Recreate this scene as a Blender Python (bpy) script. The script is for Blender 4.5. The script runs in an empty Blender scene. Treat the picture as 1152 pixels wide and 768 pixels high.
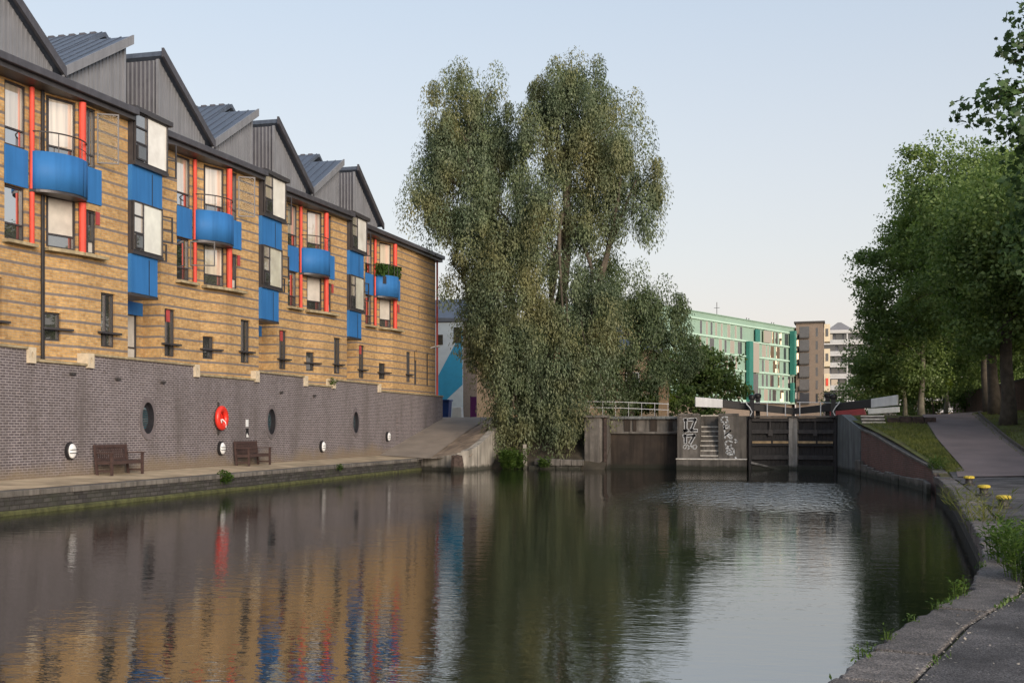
import bpy, math, random
import numpy as np
from mathutils import Vector

random.seed(7)
rng = np.random.default_rng(7)
SC = bpy.context.scene
COL = SC.collection
R = math.radians

# ------------------------------------------------------------------ camera
# world: +y along the canal, +x to the right bank, z = 0 at the water surface
YAW = math.atan(324.0 / 1280.0)
cam_d = bpy.data.cameras.new('camera')
cam_d.sensor_width = 36.0
cam_d.lens = 40.0
cam_d.shift_y = 97.0 / 1152.0
cam_d.clip_start = 0.1
cam_d.clip_end = 6000.0
cam = bpy.data.objects.new('camera', cam_d)
COL.objects.link(cam)
cam.location = (0.0, 0.0, 2.1)
cam.rotation_euler = (R(90), 0.0, YAW)
SC.camera = cam

# ------------------------------------------------------------------ sky, sun, exposure
SUN_EL, SUN_AZ = R(5.0), R(138.0)          # azimuth from +y towards +x
world = bpy.data.worlds.new('World')
SC.world = world
world.use_nodes = True
wt = world.node_tree
for n in list(wt.nodes):
    wt.nodes.remove(n)
w_out = wt.nodes.new('ShaderNodeOutputWorld')
w_bg = wt.nodes.new('ShaderNodeBackground')
w_sky = wt.nodes.new('ShaderNodeTexSky')
w_sky.sky_type = 'NISHITA'
w_sky.sun_disc = False
w_sky.sun_elevation = SUN_EL
w_sky.sun_rotation = SUN_AZ
w_sky.altitude = 20.0
w_sky.air_density = 1.0
w_sky.dust_density = 1.2
w_sky.ozone_density = 1.6
w_bg.inputs['Strength'].default_value = 0.15
# thin evening haze: the clear sky is paled evenly all round, most towards the horizon
w_hs = wt.nodes.new('ShaderNodeHueSaturation')
w_hs.inputs['Saturation'].default_value = 0.55
wt.links.new(w_sky.outputs[0], w_hs.inputs['Color'])
w_tc = wt.nodes.new('ShaderNodeTexCoord')
w_sp = wt.nodes.new('ShaderNodeSeparateXYZ')
wt.links.new(w_tc.outputs['Generated'], w_sp.inputs[0])
w_rp = wt.nodes.new('ShaderNodeValToRGB')
w_rp.color_ramp.elements[0].position = 0.0
w_rp.color_ramp.elements[0].color = (0.9,) * 3 + (1,)
w_rp.color_ramp.elements[1].position = 0.55
w_rp.color_ramp.elements[1].color = (0.7,) * 3 + (1,)
wt.links.new(w_sp.outputs['Z'], w_rp.inputs[0])
w_hz = wt.nodes.new('ShaderNodeValToRGB')
e = w_hz.color_ramp.elements
e[0].position = 0.0; e[0].color = (1.32, 1.09, 1.0, 1)
e[1].position = 0.40; e[1].color = (0.69, 0.83, 1.05, 1)
e.new(0.15).color = (1.09, 1.08, 1.11, 1)
wt.links.new(w_sp.outputs['Z'], w_hz.inputs[0])
w_mx = wt.nodes.new('ShaderNodeMix'); w_mx.data_type = 'RGBA'
wt.links.new(w_rp.outputs[0], w_mx.inputs[0])
wt.links.new(w_hs.outputs[0], w_mx.inputs[6])
wt.links.new(w_hz.outputs[0], w_mx.inputs[7])
wt.links.new(w_mx.outputs[2], w_bg.inputs[0])
wt.links.new(w_bg.outputs[0], w_out.inputs[0])

sun_d = bpy.data.lights.new('sun', 'SUN')
sun_d.energy = 1.25
sun_d.angle = R(35)
sun_d.color = (1.0, 0.86, 0.70)
sun = bpy.data.objects.new('sun', sun_d)
COL.objects.link(sun)
sdir = Vector((math.sin(SUN_AZ) * math.cos(R(12)), math.cos(SUN_AZ) * math.cos(R(12)), math.sin(R(12))))
sun.rotation_euler = (-sdir).to_track_quat('-Z', 'Y').to_euler()
sun.location = (60, -20, 40)

SC.view_settings.view_transform = 'Standard'
SC.view_settings.look = 'None'
SC.view_settings.gamma = 1.0
SC.view_settings.use_curve_mapping = False
SC.view_settings.exposure = 2.05
SC.cycles.use_denoising = True
SC.cycles.max_bounces = 6
SC.cycles.diffuse_bounces = 3
SC.cycles.glossy_bounces = 3
SC.cycles.transmission_bounces = 3
SC.cycles.transparent_max_bounces = 6
SC.cycles.caustics_reflective = False
SC.cycles.caustics_refractive = False

# ------------------------------------------------------------------ materials
MATS = {}

def new_mat(name):
    m = bpy.data.materials.new(name)
    m.use_nodes = True
    nt = m.node_tree
    for n in list(nt.nodes):
        nt.nodes.remove(n)
    out = nt.nodes.new('ShaderNodeOutputMaterial')
    MATS[name] = m
    return m, nt, out

def N(nt, typ, **kw):
    n = nt.nodes.new(typ)
    for k, v in kw.items():
        setattr(n, k, v)
    return n

def principled(nt, out, rough=0.7, metal=0.0, spec=0.4):
    b = N(nt, 'ShaderNodeBsdfPrincipled')
    b.inputs['Roughness'].default_value = rough
    b.inputs['Metallic'].default_value = metal
    b.inputs['Specular IOR Level'].default_value = spec
    nt.links.new(b.outputs[0], out.inputs[0])
    return b

def noise(nt, scale, detail=4.0, coord='Object', vec=None, rough=0.55):
    n = N(nt, 'ShaderNodeTexNoise')
    n.inputs['Scale'].default_value = scale
    n.inputs['Detail'].default_value = detail
    n.inputs['Roughness'].default_value = rough
    if vec is None:
        if coord == 'World':
            g = N(nt, 'ShaderNodeNewGeometry')
            vec = g.outputs['Position']
        else:
            t = N(nt, 'ShaderNodeTexCoord')
            vec = t.outputs[coord]
    nt.links.new(vec, n.inputs['Vector'])
    return n

def ramp(nt, src, stops):
    r = N(nt, 'ShaderNodeValToRGB')
    e = r.color_ramp.elements
    while len(e) < len(stops):
        e.new(0.5)
    for i, (p, c) in enumerate(stops):
        e[i].position = p
        e[i].color = (c[0], c[1], c[2], 1.0)
    nt.links.new(src, r.inputs[0])
    return r

def mixc(nt, fac, a, b, mode='MIX'):
    m = N(nt, 'ShaderNodeMix', data_type='RGBA', blend_type=mode)
    def put(sock, v):
        if isinstance(v, (tuple, list)):
            sock.default_value = (v[0], v[1], v[2], 1.0)
        elif isinstance(v, (int, float)):
            sock.default_value = v
        else:
            nt.links.new(v, sock)
    put(m.inputs[0], fac); put(m.inputs[6], a); put(m.inputs[7], b)
    return m.outputs[2]

def bump(nt, h, strength, dist, bsdf):
    b = N(nt, 'ShaderNodeBump')
    b.inputs['Strength'].default_value = strength
    b.inputs['Distance'].default_value = dist
    nt.links.new(h, b.inputs['Height'])
    nt.links.new(b.outputs[0], bsdf.inputs['Normal'])
    return b

def m_plain(name, col, rough=0.7, metal=0.0, var=0.18, scale=3.0, bmp=0.0, bscale=40.0, spec=0.4, streak=0.0, speck=0.0, wet=False):
    """one base colour with weathering: broad blotches, fine grain, optional vertical rain streaks"""
    m, nt, out = new_mat(name)
    b = principled(nt, out, rough, metal, spec)
    n1 = noise(nt, scale, 5.0, 'World')
    lo = tuple(c * (1 - var) for c in col); hi = tuple(min(1, c * (1 + var)) for c in col)
    c = ramp(nt, n1.outputs[0], [(0.3, lo), (0.7, hi)]).outputs[0]
    if streak > 0:
        g = N(nt, 'ShaderNodeNewGeometry')
        mp = N(nt, 'ShaderNodeMapping')
        mp.inputs['Scale'].default_value = (3.5, 3.5, 0.25)
        nt.links.new(g.outputs['Position'], mp.inputs[0])
        n2 = noise(nt, 1.6, 5.0, vec=mp.outputs[0])
        dark = tuple(x * (1 - streak) for x in col)
        f = ramp(nt, n2.outputs[0], [(0.45, (0, 0, 0)), (0.68, (1, 1, 1))])
        c = mixc(nt, f.outputs[0], c, dark)
    if speck > 0:
        # grit and pale stone chips, worn patches
        n4 = noise(nt, 70.0, 3.0, 'World', rough=0.7)
        c = mixc(nt, speck, c, ramp(nt, n4.outputs[0], [(0.40, (0.35, 0.35, 0.35)), (0.5, (1, 1, 1)), (0.60, (1.9, 1.85, 1.8))]).outputs[0], 'MULTIPLY')
        n5 = noise(nt, 0.8, 6.0, 'World', rough=0.7)
        c = mixc(nt, 0.8, c, ramp(nt, n5.outputs[0], [(0.38, (0.55, 0.53, 0.53)), (0.5, (1, 1, 1)), (0.62, (1.45, 1.42, 1.38))]).outputs[0], 'MULTIPLY')
        oi = N(nt, 'ShaderNodeObjectInfo')
        c = mixc(nt, 1.0, c, ramp(nt, oi.outputs['Random'], [(0.0, (0.82, 0.82, 0.82)), (1.0, (1.2, 1.19, 1.17))]).outputs[0], 'MULTIPLY')
    if wet:
        # slime and tide line where the canal laps the surface
        g3 = N(nt, 'ShaderNodeNewGeometry'); s3 = N(nt, 'ShaderNodeSeparateXYZ'); nt.links.new(g3.outputs['Position'], s3.inputs[0])
        n8 = noise(nt, 2.5, 4.0, 'World')
        a3 = N(nt, 'ShaderNodeMath', operation='MULTIPLY_ADD'); a3.inputs[1].default_value = -0.35
        nt.links.new(n8.outputs[0], a3.inputs[0]); nt.links.new(s3.outputs['Z'], a3.inputs[2])
        q3 = N(nt, 'ShaderNodeMapRange'); q3.inputs[1].default_value = -0.04; q3.inputs[2].default_value = 0.10; q3.inputs[3].default_value = 0.85; q3.inputs[4].default_value = 0.0
        nt.links.new(a3.outputs[0], q3.inputs[0])
        c = mixc(nt, q3.outputs[0], c, (0.020, 0.022, 0.014))
    nt.links.new(c, b.inputs['Base Color'])
    if bmp > 0:
        n3 = noise(nt, bscale, 4.0, 'World')
        bump(nt, n3.outputs[0], bmp, 0.02, b)
    rr = ramp(nt, n1.outputs[0], [(0.2, (rough * 0.85,) * 3), (0.8, (min(1, rough * 1.12),) * 3)])
    nt.links.new(rr.outputs[0], b.inputs['Roughness'])
    return m

def m_brick(name, c1, c2, mortar, stripe=None, bw=0.225, rh=0.075, ms=0.012, stain=0.35, staincol=(0.10, 0.085, 0.07), relief=0.5, foot=None):
    m, nt, out = new_mat(name)
    b = principled(nt, out, 0.85, 0.0, 0.25)
    tc = N(nt, 'ShaderNodeTexCoord')
    br = N(nt, 'ShaderNodeTexBrick')
    br.inputs['Scale'].default_value = 1.0
    br.inputs['Brick Width'].default_value = bw
    br.inputs['Row Height'].default_value = rh
    br.inputs['Mortar Size'].default_value = ms
    br.inputs['Mortar Smooth'].default_value = 0.2
    br.inputs['Bias'].default_value = -0.1
    br.inputs['Color1'].default_value = (*c1, 1); br.inputs['Color2'].default_value = (*c2, 1)
    br.inputs['Mortar'].default_value = (*mortar, 1)
    nt.links.new(tc.outputs['UV'], br.inputs['Vector'])
    col = br.outputs['Color']
    # uneven firing, patch by patch
    n1 = noise(nt, 7.0, 4.0, vec=tc.outputs['UV'])
    col = mixc(nt, 0.75, col, ramp(nt, n1.outputs[0], [(0.3, (0.62, 0.58, 0.52)), (0.55, (1, 1, 1)), (0.8, (1.25, 1.12, 0.98))]).outputs[0], 'MULTIPLY')
    if stripe is not None:
        sep = N(nt, 'ShaderNodeSeparateXYZ')
        nt.links.new(tc.outputs['UV'], sep.inputs[0])
        dv = N(nt, 'ShaderNodeMath', operation='DIVIDE'); dv.inputs[1].default_value = 5 * rh
        nt.links.new(sep.outputs['Y'], dv.inputs[0])
        fr = N(nt, 'ShaderNodeMath', operation='FRACT'); nt.links.new(dv.outputs[0], fr.inputs[0])
        lt = N(nt, 'ShaderNodeMath', operation='LESS_THAN'); lt.inputs[1].default_value = 0.2
        nt.links.new(fr.outputs[0], lt.inputs[0])
        st = mixc(nt, 0.6, stripe, ramp(nt, n1.outputs[0], [(0.3, (0.75, 0.75, 0.75)), (0.75, (1.3, 1.28, 1.25))]).outputs[0], 'MULTIPLY')
        col = mixc(nt, lt.outputs[0], col, st)
    # soot and damp
    mp = N(nt, 'ShaderNodeMapping'); mp.inputs['Scale'].default_value = (1.0, 0.28, 1.0)
    nt.links.new(tc.outputs['UV'], mp.inputs[0])
    n2 = noise(nt, 0.9, 6.0, vec=mp.outputs[0], rough=0.65)
    f = ramp(nt, n2.outputs[0], [(0.45, (0, 0, 0)), (0.70, (stain, stain, stain))])
    col = mixc(nt, f.outputs[0], col, staincol)
    if foot is not None:
        # silt splashed up from the path, ragged upper limit
        zz, h, fc = foot
        sp2 = N(nt, 'ShaderNodeSeparateXYZ'); nt.links.new(tc.outputs['UV'], sp2.inputs[0])
        n6 = noise(nt, 0.5, 5.0, vec=tc.outputs['UV'], rough=0.6)
        ma = N(nt, 'ShaderNodeMath', operation='MULTIPLY_ADD'); ma.inputs[1].default_value = -h * 3.2; ma.inputs[2].default_value = h * 1.25
        nt.links.new(n6.outputs[0], ma.inputs[0])
        ad2 = N(nt, 'ShaderNodeMath', operation='ADD'); nt.links.new(sp2.outputs['Y'], ad2.inputs[0]); nt.links.new(ma.outputs[0], ad2.inputs[1])
        q = N(nt, 'ShaderNodeMapRange'); q.inputs[1].default_value = zz; q.inputs[2].default_value = zz + h; q.inputs[3].default_value = 0.75; q.inputs[4].default_value = 0.0
        nt.links.new(ad2.outputs[0], q.inputs[0])
        col = mixc(nt, q.outputs[0], col, fc)
    nt.links.new(col, b.inputs['Base Color'])
    inv = N(nt, 'ShaderNodeMath', operation='SUBTRACT'); inv.inputs[0].default_value = 1.0
    nt.links.new(br.outputs['Fac'], inv.inputs[1])
    bump(nt, inv.outputs[0], relief, 0.01, b)
    return m

def m_glass(name, refl=0.62, tint=(0.93, 0.92, 0.90), inner=(0.03, 0.032, 0.035), rough=0.015, folds=False):
    """window pane seen from outside: gloss over a dim room, or over a pale painted-in sky reflection"""
    m, nt, out = new_mat(name)
    d = N(nt, 'ShaderNodeBsdfDiffuse'); d.inputs['Color'].default_value = (*inner, 1)
    n1 = noise(nt, 1.3, 3.0, 'World')
    nt.links.new(mixc(nt, n1.outputs[0], tuple(c * 0.5 for c in inner), tuple(min(1, c * 1.5) for c in inner)), d.inputs['Color'])
    if folds:
        # curtain-like vertical folds varying the painted-in reflection tone
        gg = N(nt, 'ShaderNodeNewGeometry'); mp = N(nt, 'ShaderNodeMapping'); mp.inputs['Scale'].default_value = (6, 6, 0.25)
        nt.links.new(gg.outputs['Position'], mp.inputs[0])
        n7 = noise(nt, 1.0, 3.0, vec=mp.outputs[0])
        oi = N(nt, 'ShaderNodeObjectInfo')
        k1 = ramp(nt, n7.outputs[0], [(0.36, tuple(c * 0.78 for c in inner)), (0.5, inner), (0.62, tuple(min(1, c * 1.12) for c in inner))]).outputs[0]
        k2 = mixc(nt, 1.0, k1, ramp(nt, oi.outputs['Random'], [(0.0, (0.72, 0.72, 0.75)), (0.6, (1, 1, 1)), (1.0, (1.08, 1.05, 1.0))]).outputs[0], 'MULTIPLY')
        nt.links.new(k2, d.inputs['Color'])
    g = N(nt, 'ShaderNodeBsdfGlossy'); g.inputs['Roughness'].default_value = rough
    g.inputs['Color'].default_value = (*tint, 1)
    n2 = noise(nt, 0.7, 2.0, 'World')
    bp = N(nt, 'ShaderNodeBump'); bp.inputs['Strength'].default_value = 0.06; bp.inputs['Distance'].default_value = 0.05
    nt.links.new(n2.outputs[0], bp.inputs['Height']); nt.links.new(bp.outputs[0], g.inputs['Normal'])
    lw = N(nt, 'ShaderNodeFresnel'); lw.inputs['IOR'].default_value = 1.5
    ad = N(nt, 'ShaderNodeMath', operation='ADD', use_clamp=True); ad.inputs[1].default_value = refl
    nt.links.new(lw.outputs[0], ad.inputs[0])
    mx = N(nt, 'ShaderNodeMixShader')
    nt.links.new(ad.outputs[0], mx.inputs[0]); nt.links.new(d.outputs[0], mx.inputs[1]); nt.links.new(g.outputs[0], mx.inputs[2])
    nt.links.new(mx.outputs[0], out.inputs[0])
    return m

def m_clear(name):
    m, nt, out = new_mat(name)
    t = N(nt, 'ShaderNodeBsdfTransparent'); t.inputs[0].default_value = (0.86, 0.88, 0.88, 1)
    g = N(nt, 'ShaderNodeBsdfGlossy'); g.inputs['Roughness'].default_value = 0.02
    lw = N(nt, 'ShaderNodeFresnel'); lw.inputs['IOR'].default_value = 1.5
    mx = N(nt, 'ShaderNodeMixShader')
    hf = N(nt, 'ShaderNodeMath', operation='MULTIPLY'); hf.inputs[1].default_value = 0.12
    nt.links.new(lw.outputs[0], hf.inputs[0])
    nt.links.new(hf.outputs[0], mx.inputs[0]); nt.links.new(t.outputs[0], mx.inputs[1]); nt.links.new(g.outputs[0], mx.inputs[2])
    nt.links.new(mx.outputs[0], out.inputs[0])
    return m

def m_leaf(name, dark, light, gold=None, trans=0.35, clump=0.7):
    m, nt, out = new_mat(name)
    g = N(nt, 'ShaderNodeNewGeometry')
    n1 = noise(nt, clump, 3.0, 'World')
    col = mixc(nt, g.outputs['Random Per Island'], dark, light)
    col = mixc(nt, 0.7, col, ramp(nt, n1.outputs[0], [(0.34, (0.55, 0.62, 0.58)), (0.5, (1, 1, 1)), (0.66, (1.36, 1.30, 1.05))]).outputs[0], 'MULTIPLY')
    if gold is not None:
        n2 = noise(nt, 0.33, 2.0, 'World')
        f = ramp(nt, n2.outputs[0], [(0.46, (0, 0, 0)), (0.66, (0.75, 0.75, 0.75))])
        col = mixc(nt, f.outputs[0], col, gold)
    d = N(nt, 'ShaderNodeBsdfDiffuse'); t = N(nt, 'ShaderNodeBsdfTranslucent'); s = N(nt, 'ShaderNodeBsdfGlossy')
    s.inputs['Roughness'].default_value = 0.45
    s.inputs['Color'].default_value = (0.5, 0.5, 0.5, 1)
    nt.links.new(col, d.inputs[0])
    tcol = mixc(nt, 1.0, col, (1.10, 1.28, 0.72), 'MULTIPLY')
    nt.links.new(tcol, t.inputs[0])
    a = N(nt, 'ShaderNodeMixShader'); a.inputs[0].default_value = trans
    nt.links.new(d.outputs[0], a.inputs[1]); nt.links.new(t.outputs[0], a.inputs[2])
    b = N(nt, 'ShaderNodeMixShader'); b.inputs[0].default_value = 0.03
    nt.links.new(a.outputs[0], b.inputs[1]); nt.links.new(s.outputs[0], b.inputs[2])
    nt.links.new(b.outputs[0], out.inputs[0])
    return m

# ------------------------------------------------------------------ mesh helpers
WORG = {}

def tag(o, label=None, cat=None, group=None, kind=None):
    if label: o['label'] = label
    if cat: o['category'] = cat
    if group: o['group'] = group
    if kind: o['kind'] = kind
    return o

def thing(name, loc, label, cat, group=None):
    o = bpy.data.objects.new(name, None)
    o.empty_display_size = 0.2
    COL.objects.link(o)
    o.location = loc
    WORG[o.name] = Vector(loc)
    return tag(o, label, cat, group)

class MB:
    def __init__(s):
        s.v = []; s.f = []; s.uv = []; s.has_uv = False
    def add(s, pts, faces, uvs=None):
        k = len(s.v)
        s.v += [tuple(p) for p in pts]
        for i, f in enumerate(faces):
            s.f.append(tuple(j + k for j in f))
            s.uv.append(uvs[i] if uvs else None)
        if uvs: s.has_uv = True
        return s
    def quad(s, a, b, c, d, uv=None):
        return s.add([a, b, c, d], [(0, 1, 2, 3)], [uv] if uv else None)
    def poly(s, pts, uv=None):
        return s.add(pts, [tuple(range(len(pts)))], [uv] if uv else None)
    def box(s, x0, x1, y0, y1, z0, z1):
        p = [(x0, y0, z0), (x1, y0, z0), (x1, y1, z0), (x0, y1, z0), (x0, y0, z1), (x1, y0, z1), (x1, y1, z1), (x0, y1, z1)]
        return s.add(p, [(0, 3, 2, 1), (4, 5, 6, 7), (0, 1, 5, 4), (1, 2, 6, 5), (2, 3, 7, 6), (3, 0, 4, 7)])
    def obox(s, a, b, z0, z1, n0, n1):
        """box along plan segment a-b, from z0 to z1, from n0 to n1 along the outward normal (right of a->b)"""
        ax, ay = a; bx, by = b
        L = math.hypot(bx - ax, by - ay); dx, dy = (bx - ax) / L, (by - ay) / L
        nx, ny = dy, -dx
        q = [(ax + nx * n0, ay + ny * n0), (ax + nx * n1, ay + ny * n1), (bx + nx * n1, by + ny * n1), (bx + nx * n0, by + ny * n0)]
        p = [(x, y, z0) for x, y in q] + [(x, y, z1) for x, y in q]
        return s.add(p, [(0, 3, 2, 1), (4, 5, 6, 7), (0, 1, 5, 4), (1, 2, 6, 5), (2, 3, 7, 6), (3, 0, 4, 7)])
    def beam(s, p0, p1, w, h, up=(0, 0, 1)):
        p0 = Vector(p0); p1 = Vector(p1)
        d = (p1 - p0).normalized(); u = Vector(up)
        if abs(d.dot(u)) > 0.98: u = Vector((0, 1, 0))
        sd = d.cross(u).normalized(); u = sd.cross(d).normalized()
        pts = []
        for c in (p0, p1):
            for i, j in ((-1, -1), (1, -1), (1, 1), (-1, 1)):
                pts.append(tuple(c + sd * (i * w / 2) + u * (j * h / 2)))
        return s.add(pts, [(0, 1, 2, 3), (7, 6, 5, 4), (0, 4, 5, 1), (1, 5, 6, 2), (2, 6, 7, 3), (3, 7, 4, 0)])
    def tube(s, pts, r, n=8, cap=True):
        P = [Vector(p) for p in pts]
        if isinstance(r, (int, float)): r = [r] * len(P)
        rings = []
        u = None
        for i, p in enumerate(P):
            d = (P[min(i + 1, len(P) - 1)] - P[max(i - 1, 0)]).normalized()
            if u is None:
                u = d.orthogonal().normalized()
            u = (u - d * u.dot(d))
            u = u.normalized() if u.length > 1e-6 else d.orthogonal().normalized()
            w = d.cross(u)
            rings.append([tuple(p + (u * math.cos(2 * math.pi * k / n) + w * math.sin(2 * math.pi * k / n)) * r[i]) for k in range(n)])
        fs = []
        for i in range(len(P) - 1):
            for k in range(n):
                a, b = i * n + k, i * n + (k + 1) % n
                fs.append((a, b, b + n, a + n))
        if cap:
            fs.append(tuple(reversed(range(n)))); fs.append(tuple((len(P) - 1) * n + k for k in range(n)))
        return s.add([q for rg in rings for q in rg], fs)
    def lathe(s, prof, c, n=20, axis='z'):
        """profile [(r, h)] turned about an axis through c"""
        pts = []
        for r, h in prof:
            for k in range(n):
                a = 2 * math.pi * k / n
                if axis == 'z': pts.append((c[0] + r * math.cos(a), c[1] + r * math.sin(a), c[2] + h))
                elif axis == 'x': pts.append((c[0] + h, c[1] + r * math.cos(a), c[2] + r * math.sin(a)))
                else: pts.append((c[0] + r * math.cos(a), c[1] + h, c[2] + r * math.sin(a)))
        fs = []
        for i in range(len(prof) - 1):
            for k in range(n):
                a, b = i * n + k, i * n + (k + 1) % n
                fs.append((a, b, b + n, a + n))
        fs.append(tuple(reversed(range(n)))); fs.append(tuple((len(prof) - 1) * n + k for k in range(n)))
        return s.add(pts, fs)
    def prism(s, prof, a0, a1, axis='x'):
        """closed 2-D profile extruded along an axis; profile is (y,z) for x, (x,z) for y, (x,y) for z"""
        n = len(prof)
        def P(q, a):
            return (a, q[0], q[1]) if axis == 'x' else ((q[0], a, q[1]) if axis == 'y' else (q[0], q[1], a))
        pts = [P(q, a0) for q in prof] + [P(q, a1) for q in prof]
        fs = [tuple(reversed(range(n))), tuple(range(n, 2 * n))]
        for k in range(n):
            j = (k + 1) % n
            fs.append((k, j, j + n, k + n))
        return s.add(pts, fs)
    def build(s, name, mat, parent=None, smooth=False, bevel=0.0, kind=None, origin=None):
        me = bpy.data.meshes.new(name)
        if origin is None:
            xs = [p[0] for p in s.v]; ys = [p[1] for p in s.v]; zs = [p[2] for p in s.v]
            origin = Vector(((min(xs) + max(xs)) / 2, (min(ys) + max(ys)) / 2, min(zs)))
        else:
            origin = Vector(origin)
        me.from_pydata([(p[0] - origin[0], p[1] - origin[1], p[2] - origin[2]) for p in s.v], [], s.f)
        if s.has_uv:
            ul = me.uv_layers.new(name='UVMap')
            i = 0
            for fi, f in enumerate(s.f):
                uv = s.uv[fi]
                for k in range(len(f)):
                    ul.data[i].uv = uv[k] if uv else (s.v[f[k]][1], s.v[f[k]][2])
                    i += 1
        me.materials.append(MATS[mat] if isinstance(mat, str) else mat)
        if smooth:
            me.polygons.foreach_set('use_smooth', [True] * len(me.polygons))
        me.update()
        o = bpy.data.objects.new(name, me)
        COL.objects.link(o)
        WORG[o.name] = origin.copy()
        if parent is not None:
            o.parent = parent
            o.location = origin - WORG[parent.name]
        else:
            o.location = origin
        if bevel > 0:
            bv = o.modifiers.new('bevel', 'BEVEL'); bv.width = bevel; bv.segments = 2; bv.limit_method = 'ANGLE'
        if kind: o['kind'] = kind
        return o

def inst(src, name, loc, parent):
    """a further piece that shares its mesh with src"""
    o = bpy.data.objects.new(name, src.data)
    COL.objects.link(o)
    WORG[o.name] = Vector(loc)
    o.parent = parent
    o.location = Vector(loc) - WORG[parent.name]
    return o

def struct(mb, name, mat, smooth=False, parent=None):
    o = mb.build(name, mat, parent, smooth)
    if parent is None: o['kind'] = 'structure'
    return o

def wall_panel(mb, a, b, z0, z1, holes=(), uv0=0.0, reveal=0.16, ellipses=()):
    """vertical wall along plan segment a->b (outside on the right), rectangular holes (t0,t1,z0,z1) with reveals;
    holes listed in `ellipses` keep a wall fill with an elliptical opening"""
    ax, ay = a; bx, by = b
    L = math.hypot(bx - ax, by - ay); dx, dy = (bx - ax) / L, (by - ay) / L
    nx, ny = dy, -dx
    def P(t, z, n=0.0): return (ax + dx * t + nx * n, ay + dy * t + ny * n, z)
    rects = list(holes) + list(ellipses)
    ts = sorted({0.0, L} | {min(max(h[i], 0), L) for h in rects for i in (0, 1)})
    zs = sorted({z0, z1} | {min(max(h[i], z0), z1) for h in rects for i in (2, 3)})
    for i in range(len(ts) - 1):
        for j in range(len(zs) - 1):
            tm, zm = (ts[i] + ts[i + 1]) / 2, (zs[j] + zs[j + 1]) / 2
            if any(h[0] < tm < h[1] and h[2] < zm < h[3] for h in rects): continue
            t0, t1, q0, q1 = ts[i], ts[i + 1], zs[j], zs[j + 1]
            mb.quad(P(t0, q0), P(t1, q0), P(t1, q1), P(t0, q1), [(uv0 + t0, q0), (uv0 + t1, q0), (uv0 + t1, q1), (uv0 + t0, q1)])
    for (t0, t1, q0, q1) in holes:
        r = -reveal
        for (p, q) in (((t0, q0), (t0, q1)), ((t0, q1), (t1, q1)), ((t1, q1), (t1, q0)), ((t1, q0), (t0, q0))):
            mb.quad(P(*p), P(*q), P(*q, r), P(*p, r), [(uv0 + p[0], p[1]), (uv0 + q[0], q[1]), (uv0 + q[0] + .16, q[1]), (uv0 + p[0] + .16, p[1])])
    for (t0, t1, q0, q1) in ellipses:
        tc, zc, rt, rz = (t0 + t1) / 2, (q0 + q1) / 2, (t1 - t0) / 2, (q1 - q0) / 2
        n = 40
        I, O = [], []
        for k in range(n):
            an = 2 * math.pi * k / n
            c, s_ = math.cos(an), math.sin(an)
            m = max(abs(c), abs(s_))
            I.append((tc + rt * 0.86 * c, zc + rz * 0.86 * s_)); O.append((tc + rt * c / m, zc + rz * s_ / m))
        for k in range(n):
            j = (k + 1) % n
            q = [O[k], O[j], I[j], I[k]]
            mb.quad(*[P(*w) for w in q], [(uv0 + w[0], w[1]) for w in q])
# ------------------------------------------------------------------ the materials of this place
m_brick('yellow_brick', (0.54, 0.335, 0.135), (0.36, 0.20, 0.075), (0.38, 0.29, 0.18), stripe=(0.16, 0.138, 0.135), stain=0.42, staincol=(0.20, 0.135, 0.075))
m_brick('purple_brick', (0.085, 0.072, 0.085), (0.125, 0.108, 0.122), (0.30, 0.275, 0.285), stain=0.7, staincol=(0.095, 0.082, 0.080), ms=0.014, foot=(0.62, 0.45, (0.20, 0.155, 0.105)))
m_brick('red_brick', (0.22, 0.105, 0.088), (0.17, 0.085, 0.075), (0.20, 0.165, 0.15), stain=0.6, staincol=(0.09, 0.075, 0.06))
m_brick('quay_masonry', (0.045, 0.042, 0.043), (0.085, 0.08, 0.078), (0.035, 0.033, 0.03), bw=0.36, rh=0.115, ms=0.016, stain=0.6, staincol=(0.05, 0.055, 0.035))
m_brick('far_brick', (0.40, 0.27, 0.16), (0.34, 0.22, 0.13), (0.36, 0.30, 0.24), stain=0.2)
m_brick('brown_brick', (0.225, 0.17, 0.14), (0.19, 0.145, 0.12), (0.24, 0.20, 0.17), stain=0.2)
m_plain('coping_sand', (0.33, 0.27, 0.17), 0.85, var=0.3, scale=2.5, bmp=0.3, streak=0.35)
m_plain('block_cream', (0.52, 0.44, 0.33), 0.85, var=0.15, scale=6, bmp=0.25)
m_plain('dark_metal', (0.055, 0.052, 0.057), 0.45, 0.3, var=0.2)
m_plain('gutter_metal', (0.075, 0.073, 0.085), 0.45, 0.3, var=0.2, streak=0.2)
m_plain('clad_grey', (0.185, 0.192, 0.215), 0.55, 0.1, var=0.1, scale=1.5, streak=0.18)
m_plain('clad_dark', (0.10, 0.10, 0.12), 0.5, 0.2, var=0.15)
m_plain('roof_slate', (0.085, 0.105, 0.145), 0.45, 0.3, var=0.15, scale=1.2, streak=0.2)
m_plain('blue_panel', (0.030, 0.140, 0.365), 0.62, 0.0, var=0.09, scale=1.0, spec=0.2, streak=0.16)
m_plain('red_paint', (0.60, 0.068, 0.045), 0.55, 0.0, var=0.16, spec=0.3, streak=0.2)
m_plain('red_plastic', (0.68, 0.035, 0.022), 0.35, 0.0, var=0.06, spec=0.5)
m_plain('white_paint', (0.76, 0.76, 0.76), 0.5, 0.0, var=0.08, streak=0.12)
m_plain('white_enamel', (0.72, 0.73, 0.75), 0.35, 0.0, var=0.06)
m_plain('black_paint', (0.016, 0.015, 0.017), 0.45, 0.0, var=0.25, spec=0.4)
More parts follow.
